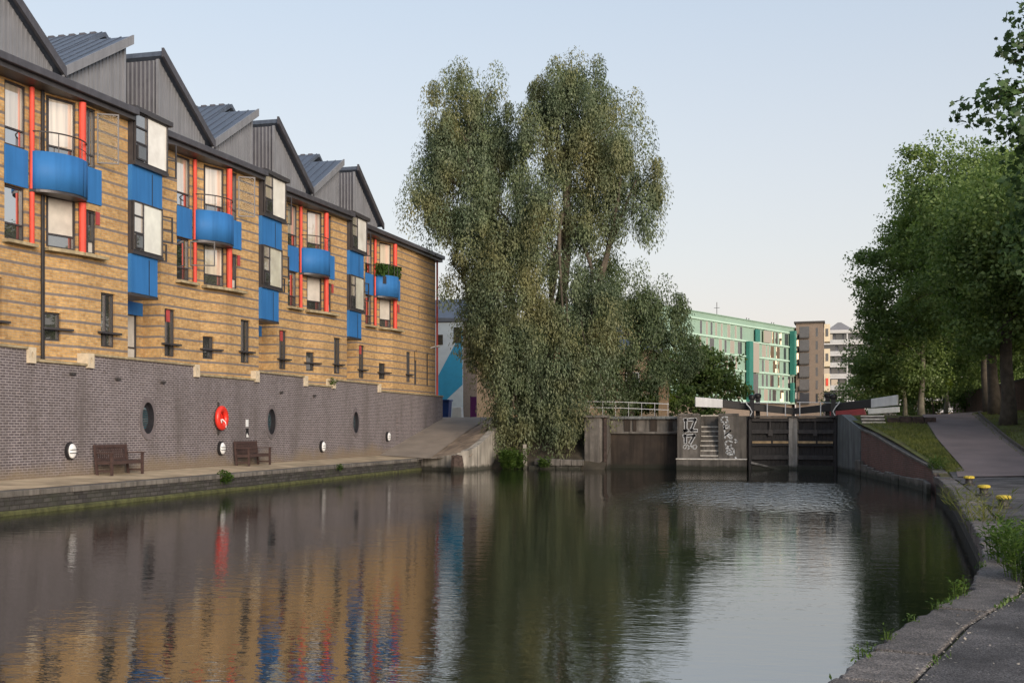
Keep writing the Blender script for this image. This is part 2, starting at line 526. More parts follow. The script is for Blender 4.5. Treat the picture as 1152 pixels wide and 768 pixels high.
m_plain('bench_wood', (0.058, 0.034, 0.031), 0.7, 0.0, var=0.3, scale=9, bmp=0.3, bscale=60)
m_plain('old_wood', (0.10, 0.085, 0.072), 0.85, 0.0, var=0.4, scale=5, bmp=0.6, bscale=30, streak=0.4)
m_plain('pale_wood', (0.30, 0.285, 0.27), 0.85, 0.0, var=0.25, scale=4, bmp=0.4, streak=0.5, wet=True)
m_plain('tan_wood', (0.42, 0.30, 0.17), 0.85, 0.0, var=0.4, scale=4, bmp=0.4)
m_plain('gate_dark', (0.020, 0.018, 0.020), 0.6, 0.0, var=0.5, scale=3, bmp=0.4, streak=0.3)
m_plain('gate_rail', (0.055, 0.05, 0.05), 0.7, 0.0, var=0.5, scale=3, bmp=0.4, streak=0.3, wet=True)
m_plain('concrete', (0.36, 0.33, 0.29), 0.9, 0.0, var=0.3, scale=1.3, bmp=0.5, streak=0.55, wet=True)
m_plain('concrete_dark', (0.150, 0.136, 0.122), 0.9, 0.0, var=0.4, scale=1.6, bmp=0.5, streak=0.5, wet=True)
m_plain('concrete_grey', (0.17, 0.18, 0.18), 0.85, 0.0, var=0.3, scale=1.2, bmp=0.4, streak=0.45, wet=True)
m_plain('weir_rust', (0.045, 0.034, 0.027), 0.85, 0.0, var=0.5, scale=1.4, bmp=0.4, streak=0.5, wet=True)
m_plain('moss', (0.075, 0.078, 0.03), 0.95, 0.0, var=0.5, scale=5, bmp=0.8, bscale=25)
m_plain('slab_stone', (0.125, 0.113, 0.11), 0.92, 0.0, var=0.3, scale=5.5, bmp=1.0, bscale=55, speck=0.8)
m_plain('tread_edge', (0.66, 0.62, 0.56), 0.85, 0.0, var=0.3, scale=5)
m_plain('tarmac', (0.095, 0.09, 0.094), 0.92, 0.0, var=0.3, scale=1.6, bmp=1.0, bscale=90, speck=0.85)
m_plain('towpath_far', (0.185, 0.145, 0.142), 0.9, 0.0, var=0.2, scale=0.8, bmp=0.6, bscale=70)
m_plain('quay_paving', (0.44, 0.345, 0.235), 0.92, 0.0, var=0.35, scale=1.1, bmp=0.5, bscale=40)
m_plain('ramp_paving', (0.25, 0.21, 0.175), 0.92, 0.0, var=0.2, scale=0.9, bmp=0.5, bscale=40)
m_plain('stump', (0.06, 0.042, 0.036), 0.95, 0.0, var=0.5, scale=8, bmp=1.0, bscale=18, wet=True)
m_plain('yellow_paint', (0.52, 0.39, 0.045), 0.65, 0.0, var=0.5, scale=16)
m_plain('iron', (0.06, 0.055, 0.055), 0.6, 0.4, var=0.3, scale=10)
m_plain('bark', (0.075, 0.062, 0.048), 0.95, 0.0, var=0.4, scale=4, bmp=1.0, bscale=14)
m_plain('pale_bark', (0.17, 0.155, 0.12), 0.95, 0.0, var=0.35, scale=3, bmp=0.8, bscale=14)
m_plain('mural_white', (0.66, 0.71, 0.75), 0.7, 0.0, var=0.06)
m_plain('mural_blue', (0.05, 0.36, 0.60), 0.7, 0.0, var=0.06)
m_plain('bin_blue', (0.012, 0.045, 0.20), 0.5, 0.0, var=0.1)
m_plain('purple_cloth', (0.13, 0.025, 0.13), 0.8, 0.0, var=0.2)
m_plain('aqua_render', (0.22, 0.325, 0.265), 0.7, 0.0, var=0.06, scale=0.3)
m_plain('aqua_light', (0.40, 0.55, 0.47), 0.7, 0.0, var=0.05, scale=0.3)
m_plain('teal_panel', (0.025, 0.15, 0.125), 0.5, 0.0, var=0.1, scale=0.3)
m_plain('cream_render', (0.66, 0.57, 0.43), 0.8, 0.0, var=0.05)
m_plain('balcony_white', (0.46, 0.455, 0.47), 0.7, 0.0, var=0.06)
m_plain('zinc_roof', (0.17, 0.18, 0.21), 0.5, 0.3, var=0.1)
m_plain('boat_red', (0.20, 0.03, 0.04), 0.5, 0.0, var=0.2)
m_plain('hull_black', (0.02, 0.02, 0.025), 0.5, 0.0, var=0.2)
m_plain('earth', (0.06, 0.05, 0.036), 0.97, 0.0, var=0.4, scale=2.2, bmp=1.0, bscale=14)
m_plain('rubble_earth', (0.27, 0.205, 0.15), 0.97, 0.0, var=0.45, scale=1.6, bmp=1.0, bscale=12)
m_plain('ring_concrete', (0.125, 0.108, 0.115), 0.9, var=0.25, scale=3, bmp=0.4)
m_plain('vent_red', (0.33, 0.05, 0.05), 0.6, var=0.15)
m_plain('block_grey', (0.10, 0.105, 0.125), 0.8, var=0.1)
m_plain('curtain', (0.46, 0.43, 0.39), 0.8, 0.0, var=0.12)
m_plain('window_blind', (0.50, 0.48, 0.44), 0.8, 0.0, var=0.1)
m_plain('graffiti_paint', (0.52, 0.53, 0.54), 0.7, var=0.45, scale=7)
m_plain('grit_chip', (0.30, 0.27, 0.23), 0.9, var=0.5, scale=30)
m_glass('pane_bright', 0.70)
m_glass('pane_painted_sky', 0.30, inner=(0.66, 0.59, 0.50), folds=True)  # cream inner tone stands in for bright sky reflected in the glass
m_glass('pane_painted_trees', 0.42, inner=(0.52, 0.46, 0.38), folds=True)  # mid cream painted in place of the dimmer reflection of trees and sky
m_glass('pane_oriel_sky', 0.12, inner=(0.80, 0.73, 0.64))  # flat bright cream: reflected sky put into the inner colour
m_glass('pane_oriel_low_sky', 0.30, inner=(0.74, 0.67, 0.57))  # lower oriel lights, sky reflection painted in under more real gloss
m_glass('pane_teal', 0.10, inner=(0.03, 0.075, 0.10))
m_glass('pane_mid', 0.36, inner=(0.07, 0.068, 0.065))
m_glass('pane_dark', 0.14, inner=(0.035, 0.036, 0.036))
m_glass('pane_far', 0.6, tint=(0.98, 0.86, 0.70))
m_glass('pane_far_dark', 0.08, inner=(0.05, 0.05, 0.055))
m_glass('balcony_glazing', 0.25, inner=(0.34, 0.35, 0.37))
m_clear('clear_glass')
m_leaf('leaf_willow', (0.085, 0.118, 0.068), (0.165, 0.20, 0.125), gold=(0.20, 0.185, 0.08), trans=0.25)
m_leaf('leaf_plane', (0.095, 0.150, 0.048), (0.19, 0.255, 0.085), trans=0.34)
m_leaf('leaf_near', (0.035, 0.068, 0.030), (0.075, 0.125, 0.055), trans=0.3)
m_leaf('leaf_alder', (0.080, 0.115, 0.062), (0.15, 0.19, 0.10), trans=0.25)
m_leaf('leaf_lime', (0.16, 0.22, 0.03), (0.28, 0.34, 0.05), trans=0.4)
m_leaf('leaf_weed', (0.045, 0.085, 0.02), (0.105, 0.17, 0.04), trans=0.4, clump=4.0)
m_leaf('leaf_hedge', (0.025, 0.055, 0.014), (0.05, 0.10, 0.025), trans=0.3)
m_leaf('grass_blade', (0.09, 0.115, 0.03), (0.20, 0.205, 0.07), trans=0.35, clump=1.5)

def m_ground_grass():
    m, nt, out = new_mat('ground_grass')
    b = principled(nt, out, 0.95, 0, 0.2)
    n1 = noise(nt, 0.9, 6, 'World'); n2 = noise(nt, 9.0, 5, 'World')
    c = ramp(nt, n1.outputs[0], [(0.32, (0.11, 0.085, 0.05)), (0.5, (0.11, 0.12, 0.04)), (0.7, (0.16, 0.175, 0.06))]).outputs[0]
    c = mixc(nt, 0.6, c, ramp(nt, n2.outputs[0], [(0.3, (0.6, 0.6, 0.6)), (0.7, (1.3, 1.3, 1.3))]).outputs[0], 'MULTIPLY')
    nt.links.new(c, b.inputs['Base Color'])
    bump(nt, n2.outputs[0], 0.9, 0.06, b)
m_ground_grass()

def m_water():
    m, nt, out = new_mat('canal_water')
    b = principled(nt, out, 0.015, 0, 0.5)
    b.inputs['IOR'].default_value = 5.0
    b.inputs['Base Color'].default_value = (0.011, 0.013, 0.010, 1)
    g = N(nt, 'ShaderNodeNewGeometry')
    def wave(sx, sy, scale, detail):
        mp = N(nt, 'ShaderNodeMapping'); mp.inputs['Scale'].default_value = (sx, sy, 1)
        mp.inputs['Rotation'].default_value = (0, 0, -YAW)
        nt.links.new(g.outputs['Position'], mp.inputs[0])
        return noise(nt, scale, detail, vec=mp.outputs[0], rough=0.5)
    a = wave(0.8, 1.6, 2.2, 2.0)      # long low undulations
    c = wave(1.0, 2.2, 7.0, 2.0)      # small ripples
    # breeze patches: ripple height differs from place to place, roughest in the tail of the weir
    p = wave(0.35, 0.6, 0.35, 2.0)
    amp = ramp(nt, p.outputs[0], [(0.35, (0.35,) * 3), (0.65, (1.0,) * 3)])
    sep = N(nt, 'ShaderNodeSeparateXYZ'); nt.links.new(g.outputs['Position'], sep.inputs[0])
    def mr(src, a0, a1, b0, b1):
        q = N(nt, 'ShaderNodeMapRange', interpolation_type='SMOOTHSTEP')
        q.inputs[1].default_value = a0; q.inputs[2].default_value = a1; q.inputs[3].default_value = b0; q.inputs[4].default_value = b1
        nt.links.new(src, q.inputs[0]); return q.outputs[0]
    def mul(x, y):
        q = N(nt, 'ShaderNodeMath', operation='MULTIPLY')
        for i, w in enumerate((x, y)):
            if isinstance(w, float): q.inputs[i].default_value = w
            else: nt.links.new(w, q.inputs[i])
        return q.outputs[0]
    def add(x, y):
        q = N(nt, 'ShaderNodeMath', operation='ADD')
        for i, w in enumerate((x, y)):
            if isinstance(w, float): q.inputs[i].default_value = w
            else: nt.links.new(w, q.inputs[i])
        return q.outputs[0]
    tail = mul(mul(mr(sep.outputs['Y'], 27.0, 37.0, 0.0, 1.0), mr(sep.outputs['Y'], 44.0, 47.0, 1.0, 0.0)),
               mul(mr(sep.outputs['X'], -6.0, -4.2, 0.0, 1.0), mr(sep.outputs['X'], 0.8, 2.0, 1.0, 0.0)))
    r = wave(2.8, 1.7, 1.0, 4.0)
    h = add(mul(a.outputs[0], 0.34), mul(mul(c.outputs[0], 0.25), amp.outputs[0]))
    r2 = wave(6.5, 3.6, 1.0, 2.0)
    h = add(h, mul(add(mul(r.outputs[0], 7.0), mul(r2.outputs[0], 5.0)), tail))
    bp = bump(nt, h, 0.35, 0.035, b)
m_water()
# ------------------------------------------------------------------ water, ground, banks
def lerp_table(tab, t):
    if t <= tab[0][0]: return tab[0][1]
    for (a, va), (b, vb) in zip(tab, tab[1:]):
        if t <= b: return va + (vb - va) * (t - a) / (b - a)
    return tab[-1][1]

def smooth(t):
    t = min(max(t, 0.0), 1.0); return t * t * (3 - 2 * t)

EDGE = [(-60, -4.0), (-10, -2.6), (-2, -1.35), (4, -0.55), (7.2, 0.2), (9.55, 0.85), (11.6, 1.6), (14.5, 2.15), (17.8, 2.55), (23.8, 3.1),
        (29.3, 3.6), (35.5, 4.05), (40, 4.2), (47, 3.5), (53, 2.7), (58, 1.8)]
def edge_x(y): return lerp_table(EDGE, y) if y < 58 else 1.8
ZR = [(37.0, 0.54), (58.0, 2.72), (80.0, 2.95), (140.0, 3.0)]
def z_right(x, y):
    return lerp_table(ZR, y) + 0.06 * max(0.0, x - 8.2)

w = MB(); w.quad((-18.6, -60, 0), (7, -60, 0), (7, 60.5, 0), (-18.6, 60.5, 0))
struct(w, 'water', 'canal_water')
w = MB(); w.quad((-9.6, 59.9, 2.0), (1.9, 59.9, 2.0), (1.9, 82, 2.0), (-9.6, 82, 2.0))
struct(w, 'upper_water', 'canal_water')
w = MB(); w.quad((-19, -60, -1.6), (8, -60, -1.6), (8, 61, -1.6), (-19, 61, -1.6)); struct(w, 'canal_bed', 'earth')

w = MB()
w.quad((-2500, 80, 2.62), (2500, 80, 2.62), (2500, 4000, 2.62), (-2500, 4000, 2.62))
w.quad((-2500, -60, 2.62), (-20.95, -60, 2.62), (-20.95, 80, 2.62), (-2500, 80, 2.62))
w.quad((60, -60, 2.62), (2500, -60, 2.62), (2500, 80, 2.62), (60, 80, 2.62))
struct(w, 'ground', 'ground_grass')

# right bank terrain
ys = [-60, -30, -10, -2, 2, 4, 7.2, 9.55, 11.6, 14.5, 17.8, 21, 23.8, 27, 29.3, 32, 35.5, 37] + [37 + k * 1.5 for k in range(1, 14)] + [58, 60, 64, 68, 72, 76, 80, 90, 105, 125, 140]
offs = [0.0, 0.5, 1.0, 2.0, 3.5, 5.0, 7.0, 9.0, 12, 16, 24, 40, 58]
w = MB(); pts = []; fs = []
for j, y in enumerate(ys):
    for i, o in enumerate(offs):
        x = edge_x(y) + 0.12 + o
        bumpy = 0.05 * math.sin(1.7 * x + 0.8 * y) * math.sin(0.9 * y) if (y > 38 and 0.4 < o < 3.2) else 0.0
        pts.append((x, y, z_right(x, y) - 0.03 + bumpy))
n = len(offs)
for j in range(len(ys) - 1):
    for i in range(n - 1):
        a = j * n + i
        fs.append((a, a + 1, a + n + 1, a + n))
w.add(pts, fs); struct(w, 'right_bank_ground', 'ground_grass', True)

# near towpath: tarmac behind the coping slabs
w = MB(); row = [y for y in ys if y <= 38.5]
for y0, y1 in zip(row, row[1:]):
    a0, a1 = edge_x(y0) + 0.45, edge_x(y1) + 0.45
    w.quad((a0, y0, z_right(0, y0) + 0.004), (9.4, y0, z_right(9.4, y0) + 0.004), (9.4, y1, z_right(9.4, y1) + 0.004), (a1, y1, z_right(0, y1) + 0.004))
struct(w, 'towpath', 'tarmac')
# far towpath climbing to the lock
PATHL = [(38.5, 5.1), (47.5, 5.25), (58, 5.7), (66, 7.0), (76, 9.0), (90, 12.5), (105, 17)]
w = MB(); row = [y for y in ys if 38.5 <= y <= 105]
for y0, y1 in zip(row, row[1:]):
    for (o0, o1) in ((0.0, 1.2), (1.2, 2.5)):
        q = []
        for y, o in ((y0, o0), (y0, o1), (y1, o1), (y1, o0)):
            x = lerp_table(PATHL, y) + o
            q.append((x, y, z_right(x, y) + 0.03))
        w.quad(*q)
struct(w, 'towpath_ramp', 'towpath_far', True)
w = MB(); w.quad((4.7, 37.3, .60), (9.4, 37.3, .71), (8.5, 39.4, .84), (4.9, 39.4, .805)); struct(w, 'towpath_join', 'towpath_far')

# dark timber edging on the far side of the ramp
t = thing('path_edging', (7.4, 39, 0.8), 'dark low timber edging along the right side of the climbing towpath', 'edging')
for k in range(9):
    y0, y1 = 38.6 + k * 2.9, 38.6 + (k + 1) * 2.9 - 0.04
    x0, x1 = lerp_table(PATHL, y0) + 2.53, lerp_table(PATHL, y1) + 2.53
    MB().beam((x0, y0, z_right(x0, y0) + 0.05), (x1, y1, z_right(x1, y1) + 0.05), 0.06, 0.2).build('edging_board', 'old_wood', t)

# coping slabs of the near bank, each a stone of its own
def edge_pt(y, o):
    d = Vector((edge_x(y + 0.2) - edge_x(y - 0.2), 0.4)).normalized()
    return Vector((edge_x(y), y)) + Vector((d.y, -d.x)) * o
pav = bpy.data.objects['towpath']
cuts = [-9, -5, -2.2, 0.4, 2.9, 5.2, 7.35, 8.35, 10.4, 12.2, 14.2, 16.4, 18.6, 20.8, 23.0, 25.2, 27.4, 29.6, 31.8, 34.0, 36.2, 38.2]
for y0, y1 in zip(cuts, cuts[1:]):
    g = 0.018 + 0.016 * random.random()
    m = MB(); top = []; k = 16
    zt = z_right(0, (y0 + y1) / 2) + 0.012 + random.uniform(-0.008, 0.01)
    wd = 0.42 + random.uniform(-0.03, 0.01)
    jag = lambda: random.choice((0, 0, .012, -.012, .03, -.02)) + random.uniform(-.012, .012)
    outer = [edge_pt(y0 + g + (y1 - y0 - 2 * g) * i / k, -0.03 + jag()) for i in range(k + 1)]
    inner = [edge_pt(y0 + g + (y1 - y0 - 2 * g) * i / k, wd) for i in range(k + 1)]
    ring = outer + inner[::-1]
    tl = random.uniform(-0.006, 0.006)
    m.prism([(p.x, p.y) for p in ring][::-1], zt - 0.22, zt, 'z')
    m.build('coping_slab', 'slab_stone', pav, bevel=0.02)

# masonry face of the near right bank
t = thing('canal_wall', (2.5, 15, -1.5), 'dark masonry canal wall under the paving at bottom right', 'wall')
w = MB(); u = 0.0
yl = [-30, -10, -2, 4, 7.2, 9.55, 11.6, 14.5, 17.8, 23.8, 29.3, 35.5, 38.3]
for y0, y1 in zip(yl, yl[1:]):
    a, b = (edge_x(y1) + 0.03, y1), (edge_x(y0) + 0.03, y0)
    wall_panel(w, a, b, -1.5, 0.36, uv0=u); u -= math.hypot(b[0] - a[0], b[1] - a[1])
w.build('masonry_face', 'quay_masonry', t)

# ------------------------------------------------------------------ left bank: quay, ramp, mound
XW = -20.8                      # face of the purple brick wall
XQ = -18.4                      # edge of the quay
w = MB()
for y0, y1 in ((-60, 0), (0, 20), (20, 40), (40, 54.7)):
    w.quad((XW - .3, y0, .70), (XQ - .42, y0, .575), (XQ - .42, y1, .575), (XW - .3, y1, .70))
struct(w, 'quay_path', 'quay_paving')

def z_ramp(y, x=-21): return 0.70 - .135 * min(max((x + 21) / 2.4, 0), 1) * (1 - min(max((y - 54.6) / 6, 0), 1)) + 2.02 * min(max((y - 54.6) / 11.0, 0), 1)
WTOP = [(53.0, 0.60), (54, 0.86), (55.6, 1.32), (57.5, 1.8), (59.6, 2.25), (63, 2.70)]
def z_left(x, y):
    a = z_ramp(y, x)
    b = max(lerp_table(WTOP, y), a)
    z = a + (b - a) * smooth((x + 18.3) / 2.4)
    if x > -15.62:
        z = -0.45 + 3.15 * smooth((y - 55.2) / 7.2)
    return z
def left_sheet(name, xs, ys, mat, dz, top=None):
    w = MB(); pts = []; fs = []
    for y in ys:
        for x in xs:
            pts.append((x, y, z_left(x, y) + dz + (0.03 * math.sin(5 * x + 3 * y) - .03 if top else 0)))
    n = len(xs)
    for j in range(len(ys) - 1):
        for i in range(n - 1):
            a = j * n + i; fs.append((a, a + 1, a + n + 1, a + n))
    w.add(pts, fs); return struct(w, name, mat, True)
ysl = [54.6 + 0.6 * k for k in range(20)] + [68, 72, 80]
left_sheet('ramp', [-21.1, -20, -19, -18.3, -18.0], ysl, 'ramp_paving', 0.02)
left_sheet('mound', [-18.35, -18.0, -17.6, -17.2, -16.8, -16.3, -15.75, -15.63], [53.45, 53.8, 54.2] + ysl, 'rubble_earth', 0.012, True)
left_sheet('bank_earth', [-15.61, -15, -14, -13, -12, -11, -10.5, -9.6], [54.5, 55] + ysl[1:], 'earth', 0.0, True)

# quay wall with moss ledge and coping stones
t = thing('quay_wall', (XQ, 12, -1.5), 'long low dark masonry quay wall below the benches, mossy at the waterline', 'wall')
w = MB(); wall_panel(w, (XQ, -60), (XQ, 54.2), -1.5, 0.43); w.build('masonry_face', 'quay_masonry', t)
w = MB(); yy = [-60 + 1.9 * k for k in range(61)]
for y0, y1 in zip(yy, yy[1:]):
    y1 = min(y1, 54.2)
    if y0 >= y1: break
    o0, o1 = 0.06 + 0.05 * math.sin(y0 * 2.1), 0.06 + 0.05 * math.sin(y1 * 2.1)
    h0, h1 = 0.045 + 0.03 * math.sin(y0 * 3.3), 0.045 + 0.03 * math.sin(y1 * 3.3)
    w.quad((XQ + o0, y0, h0), (XQ + o1, y1, h1), (XQ - 0.01, y1, h1 + .05), (XQ - 0.01, y0, h0 + .05))
    w.quad((XQ + o0, y0, -.3), (XQ + o1, y1, -.3), (XQ + o1, y1, h1), (XQ + o0, y0, h0))
w.build('moss_ledge', 'moss', t)
y = 10.0
while y < 54.1:
    L = min(random.uniform(0.95, 1.35), 54.2 - y)
    dz = random.uniform(-.008, .008)
    MB().box(XQ - .44, XQ + 0.035 + random.uniform(-.012, .012), y + .008, y + L - .008, .432, .573 + dz).build('coping_stone', 'concrete_dark', t, bevel=0.015)
    y += L
MB().box(XQ - .44, XQ + .03, -60, 9.99, .432, .573).build('coping_run', 'concrete_dark', t)

# concrete abutment of the ramp, curling back from the quay
t = thing('ramp_wall', (-16.5, 54, -0.8), 'stained pale concrete retaining wall beside the ramp, its top rising away from the water', 'wall')
PL = [(-18.55, 54.45, .575), (-18.36, 54.22, .575), (-17.9, 53.95, .60), (-17.0, 53.45, .72), (-16.2, 53.1, .86), (-15.75, 53.3, .98), (-15.58, 54.2, 1.12), (-15.52, 55.6, 1.45), (-15.55, 57.5, 1.92), (-15.62, 59.6, 2.36), (-15.7, 61.5, 2.6)]
w = MB()
for (x0, y0, z0), (x1, y1, z1) in zip(PL, PL[1:]):
    d = Vector((x1 - x0, y1 - y0)).normalized(); nn = Vector((-d.y, d.x)) * 0.34
    A = [(x0, y0), (x1, y1), (x1 + nn.x, y1 + nn.y), (x0 + nn.x, y0 + nn.y)]
    zz = [z0, z1, z1, z0]
    p = [(a[0], a[1], -0.8) for a in A] + [(a[0], a[1], q) for a, q in zip(A, zz)]
    w.add(p, [(4, 5, 6, 7), (0, 1, 5, 4), (2, 3, 7, 6), (1, 2, 6, 5), (3, 0, 4, 7)])
w.build('wall_face', 'concrete', t)

# low stone wall and concrete post at the water's edge under the willow
t = thing('bank_wall', (-12, 57, -0.6), 'low rough stone wall at the water under the willow, left of the weir', 'wall')
x = -13.5
for row_, zb in ((0, -0.6), (1, 0.16)):
    x = -13.5 + 0.3 * row_
    while x < -10.75:
        L = min(random.uniform(.45, .9), -10.7 - x)
        if L < .12: break
        MB().box(x + .01, x + L - .01, 56.75 + random.uniform(-.04, .04), 57.3, zb + .005, (0.15 if row_ == 0 else 0.50 + random.uniform(-.05, .05))).build('stone', 'concrete_dark', t, bevel=0.03)
        x += L
p = MB(); p.beam((-13.66, 56.8, -0.5), (-13.72, 56.9, 1.25), .16, .16); tag(p.build('mooring_post', 'concrete'), 'leaning pale post at the water beside the bright green bush', 'post')
# rotten timber stump standing in the water before the quay end
st = MB()
ring = 11
prof = [(0.36, -0.7), (0.34, 0.0), (0.30, 0.3), (0.27, 0.62), (0.25, 0.78), (0.1, 0.74)]
pp = []; ff = []
for r, h in prof:
    for k in range(ring):
        a = 2 * math.pi * k / ring; rr = r * (1 + 0.16 * math.sin(3 * a + h * 3) + random.uniform(-.07, .07))
        pp.append((-16.05 + rr * math.cos(a), 52.55 + rr * math.sin(a), h + random.uniform(-.04, .04)))
for i in range(len(prof) - 1):
    for k in range(ring):
        a, b = i * ring + k, i * ring + (k + 1) % ring; ff.append((a, b, b + ring, a + ring))
ff.append(tuple((len(prof) - 1) * ring + k for k in range(ring)))
st.add(pp, ff)
tag(st.build('timber_stump', 'stump', smooth=False), 'dark rotten timber stump standing in the water at the quay end', 'stump')
# ------------------------------------------------------------------ the yellow brick flats
XB = -21.4
FL = thing('apartment_building', (-24, 40, 3.4), 'long yellow brick canal-side flats with grey stripes, blue balconies and saw-tooth grey roofs', 'building')
PITCH = 9.1
Y0 = [23.25, 32.35, 41.45, 50.55]      # oriel corners
EAVE = 11.92
SEG1A, SEG1B, PROW, COR = (3.25, -.30), (5.6, -.10), (6.8, .30), (9.1, .50)
def pl(y0, q): return (XB + q[1], y0 + q[0])
def lerp2(a, b, t): return (a[0] + (b[0] - a[0]) * t, a[1] + (b[1] - a[1]) * t)
def along(a, b, m):
    L = math.hypot(b[0] - a[0], b[1] - a[1]); return lerp2(a, b, m / L)

def window(a, b, z0, z1, vs=(), hs=(), pane='pane_bright', back=0.10, fr=0.055, parent=None, cells=None, name='window', frame='dark_metal', proud=0.0):
    """glazed window between plan points: one frame part, a pane sub-part for each light"""
    parent = parent or FL
    L = math.hypot(b[0] - a[0], b[1] - a[1])
    n0, n1 = -back - .03 + proud, -back + .03 + proud
    m = MB()
    m.obox(a, b, z0, z0 + fr, n0, n1); m.obox(a, b, z1 - fr, z1, n0, n1)
    m.obox(a, along(a, b, fr), z0 + fr, z1 - fr, n0, n1); m.obox(along(a, b, L - fr), b, z0 + fr, z1 - fr, n0, n1)
    tv = [fr] + [v * L for v in vs] + [L - fr]; th = [z0 + fr] + [z0 + h * (z1 - z0) for h in hs] + [z1 - fr]
    for v in tv[1:-1]: m.obox(along(a, b, v - .025), along(a, b, v + .025), z0 + fr, z1 - fr, n0 + .004, n1 - .004)
    for h in th[1:-1]: m.obox(along(a, b, fr), along(a, b, L - fr), h - .025, h + .025, n0 + .008, n1 - .008)
    o = m.build(name, frame, parent)
    i = 0
    for p, q in zip(tv, tv[1:]):
        for c, d in zip(th, th[1:]):
            k = MB(); tl = random.uniform(-.006, .006); tw = random.uniform(-.004, .004)
            A, B = along(a, b, p - .01), along(a, b, q + .01)
            dx, dy = (b[0] - a[0]) / L, (b[1] - a[1]) / L; nx, ny = dy, -dx; nb = -back - .02 + proud
            f = lambda P, z, e: (P[0] + nx * (nb + e), P[1] + ny * (nb + e), z)
            k.quad(f(A, c - .01, 0), f(B, c - .01, tw), f(B, d + .01, tw + tl), f(A, d + .01, tl))
            mt = pane if isinstance(pane, str) else pane[i % len(pane)]
            k.build('pane', mt, o); i += 1
    return o

def casement(hinge, tip, z0, z1, mid=True, glass='clear_glass'):
    """an opened side-hung light standing out from the wall"""
    m = MB(); L = math.hypot(tip[0] - hinge[0], tip[1] - hinge[1]); fr = .045
    m.obox(hinge, tip, z0, z0 + fr, -.02, .02); m.obox(hinge, tip, z1 - fr, z1, -.02, .02)
    m.obox(hinge, along(hinge, tip, fr), z0 + fr, z1 - fr, -.02, .02); m.obox(along(hinge, tip, L - fr), tip, z0 + fr, z1 - fr, -.02, .02)
    if mid: zc = (z0 + z1) / 2; m.obox(along(hinge, tip, fr), along(hinge, tip, L - fr), zc - .02, zc + .02, -.016, .016)
    o = m.build('open_casement', 'dark_metal', FL)
    k = MB(); k.quad((*along(hinge, tip, fr), z0 + fr), (*along(hinge, tip, L - fr), z0 + fr), (*along(hinge, tip, L - fr), z1 - fr), (*along(hinge, tip, fr), z1 - fr))
    k.build('pane', glass, o)

WALLS = MB()
def seg(a, b, z0, z1, holes=(), uv0=None):
    wall_panel(WALLS, a, b, z0, z1, holes, uv0=a[1] if uv0 is None else uv0)

ZB = 3.4
def hole_at(a, b, y0, y1, z0, z1):
    """hole between world y's on the segment a->b"""
    L = math.hypot(b[0] - a[0], b[1] - a[1]); f = L / (b[1] - a[1])
    return ((y0 - a[1]) * f, (y1 - a[1]) * f, z0, z1)
def on(a, b, y):
    t = (y - a[1]) / (b[1] - a[1]); return lerp2(a, b, t)

def shelf(a, b, z):
    m = MB(); m.obox(a, b, z, z + .06, 0.005, .17); m.build('window_shelf', 'dark_metal', FL)

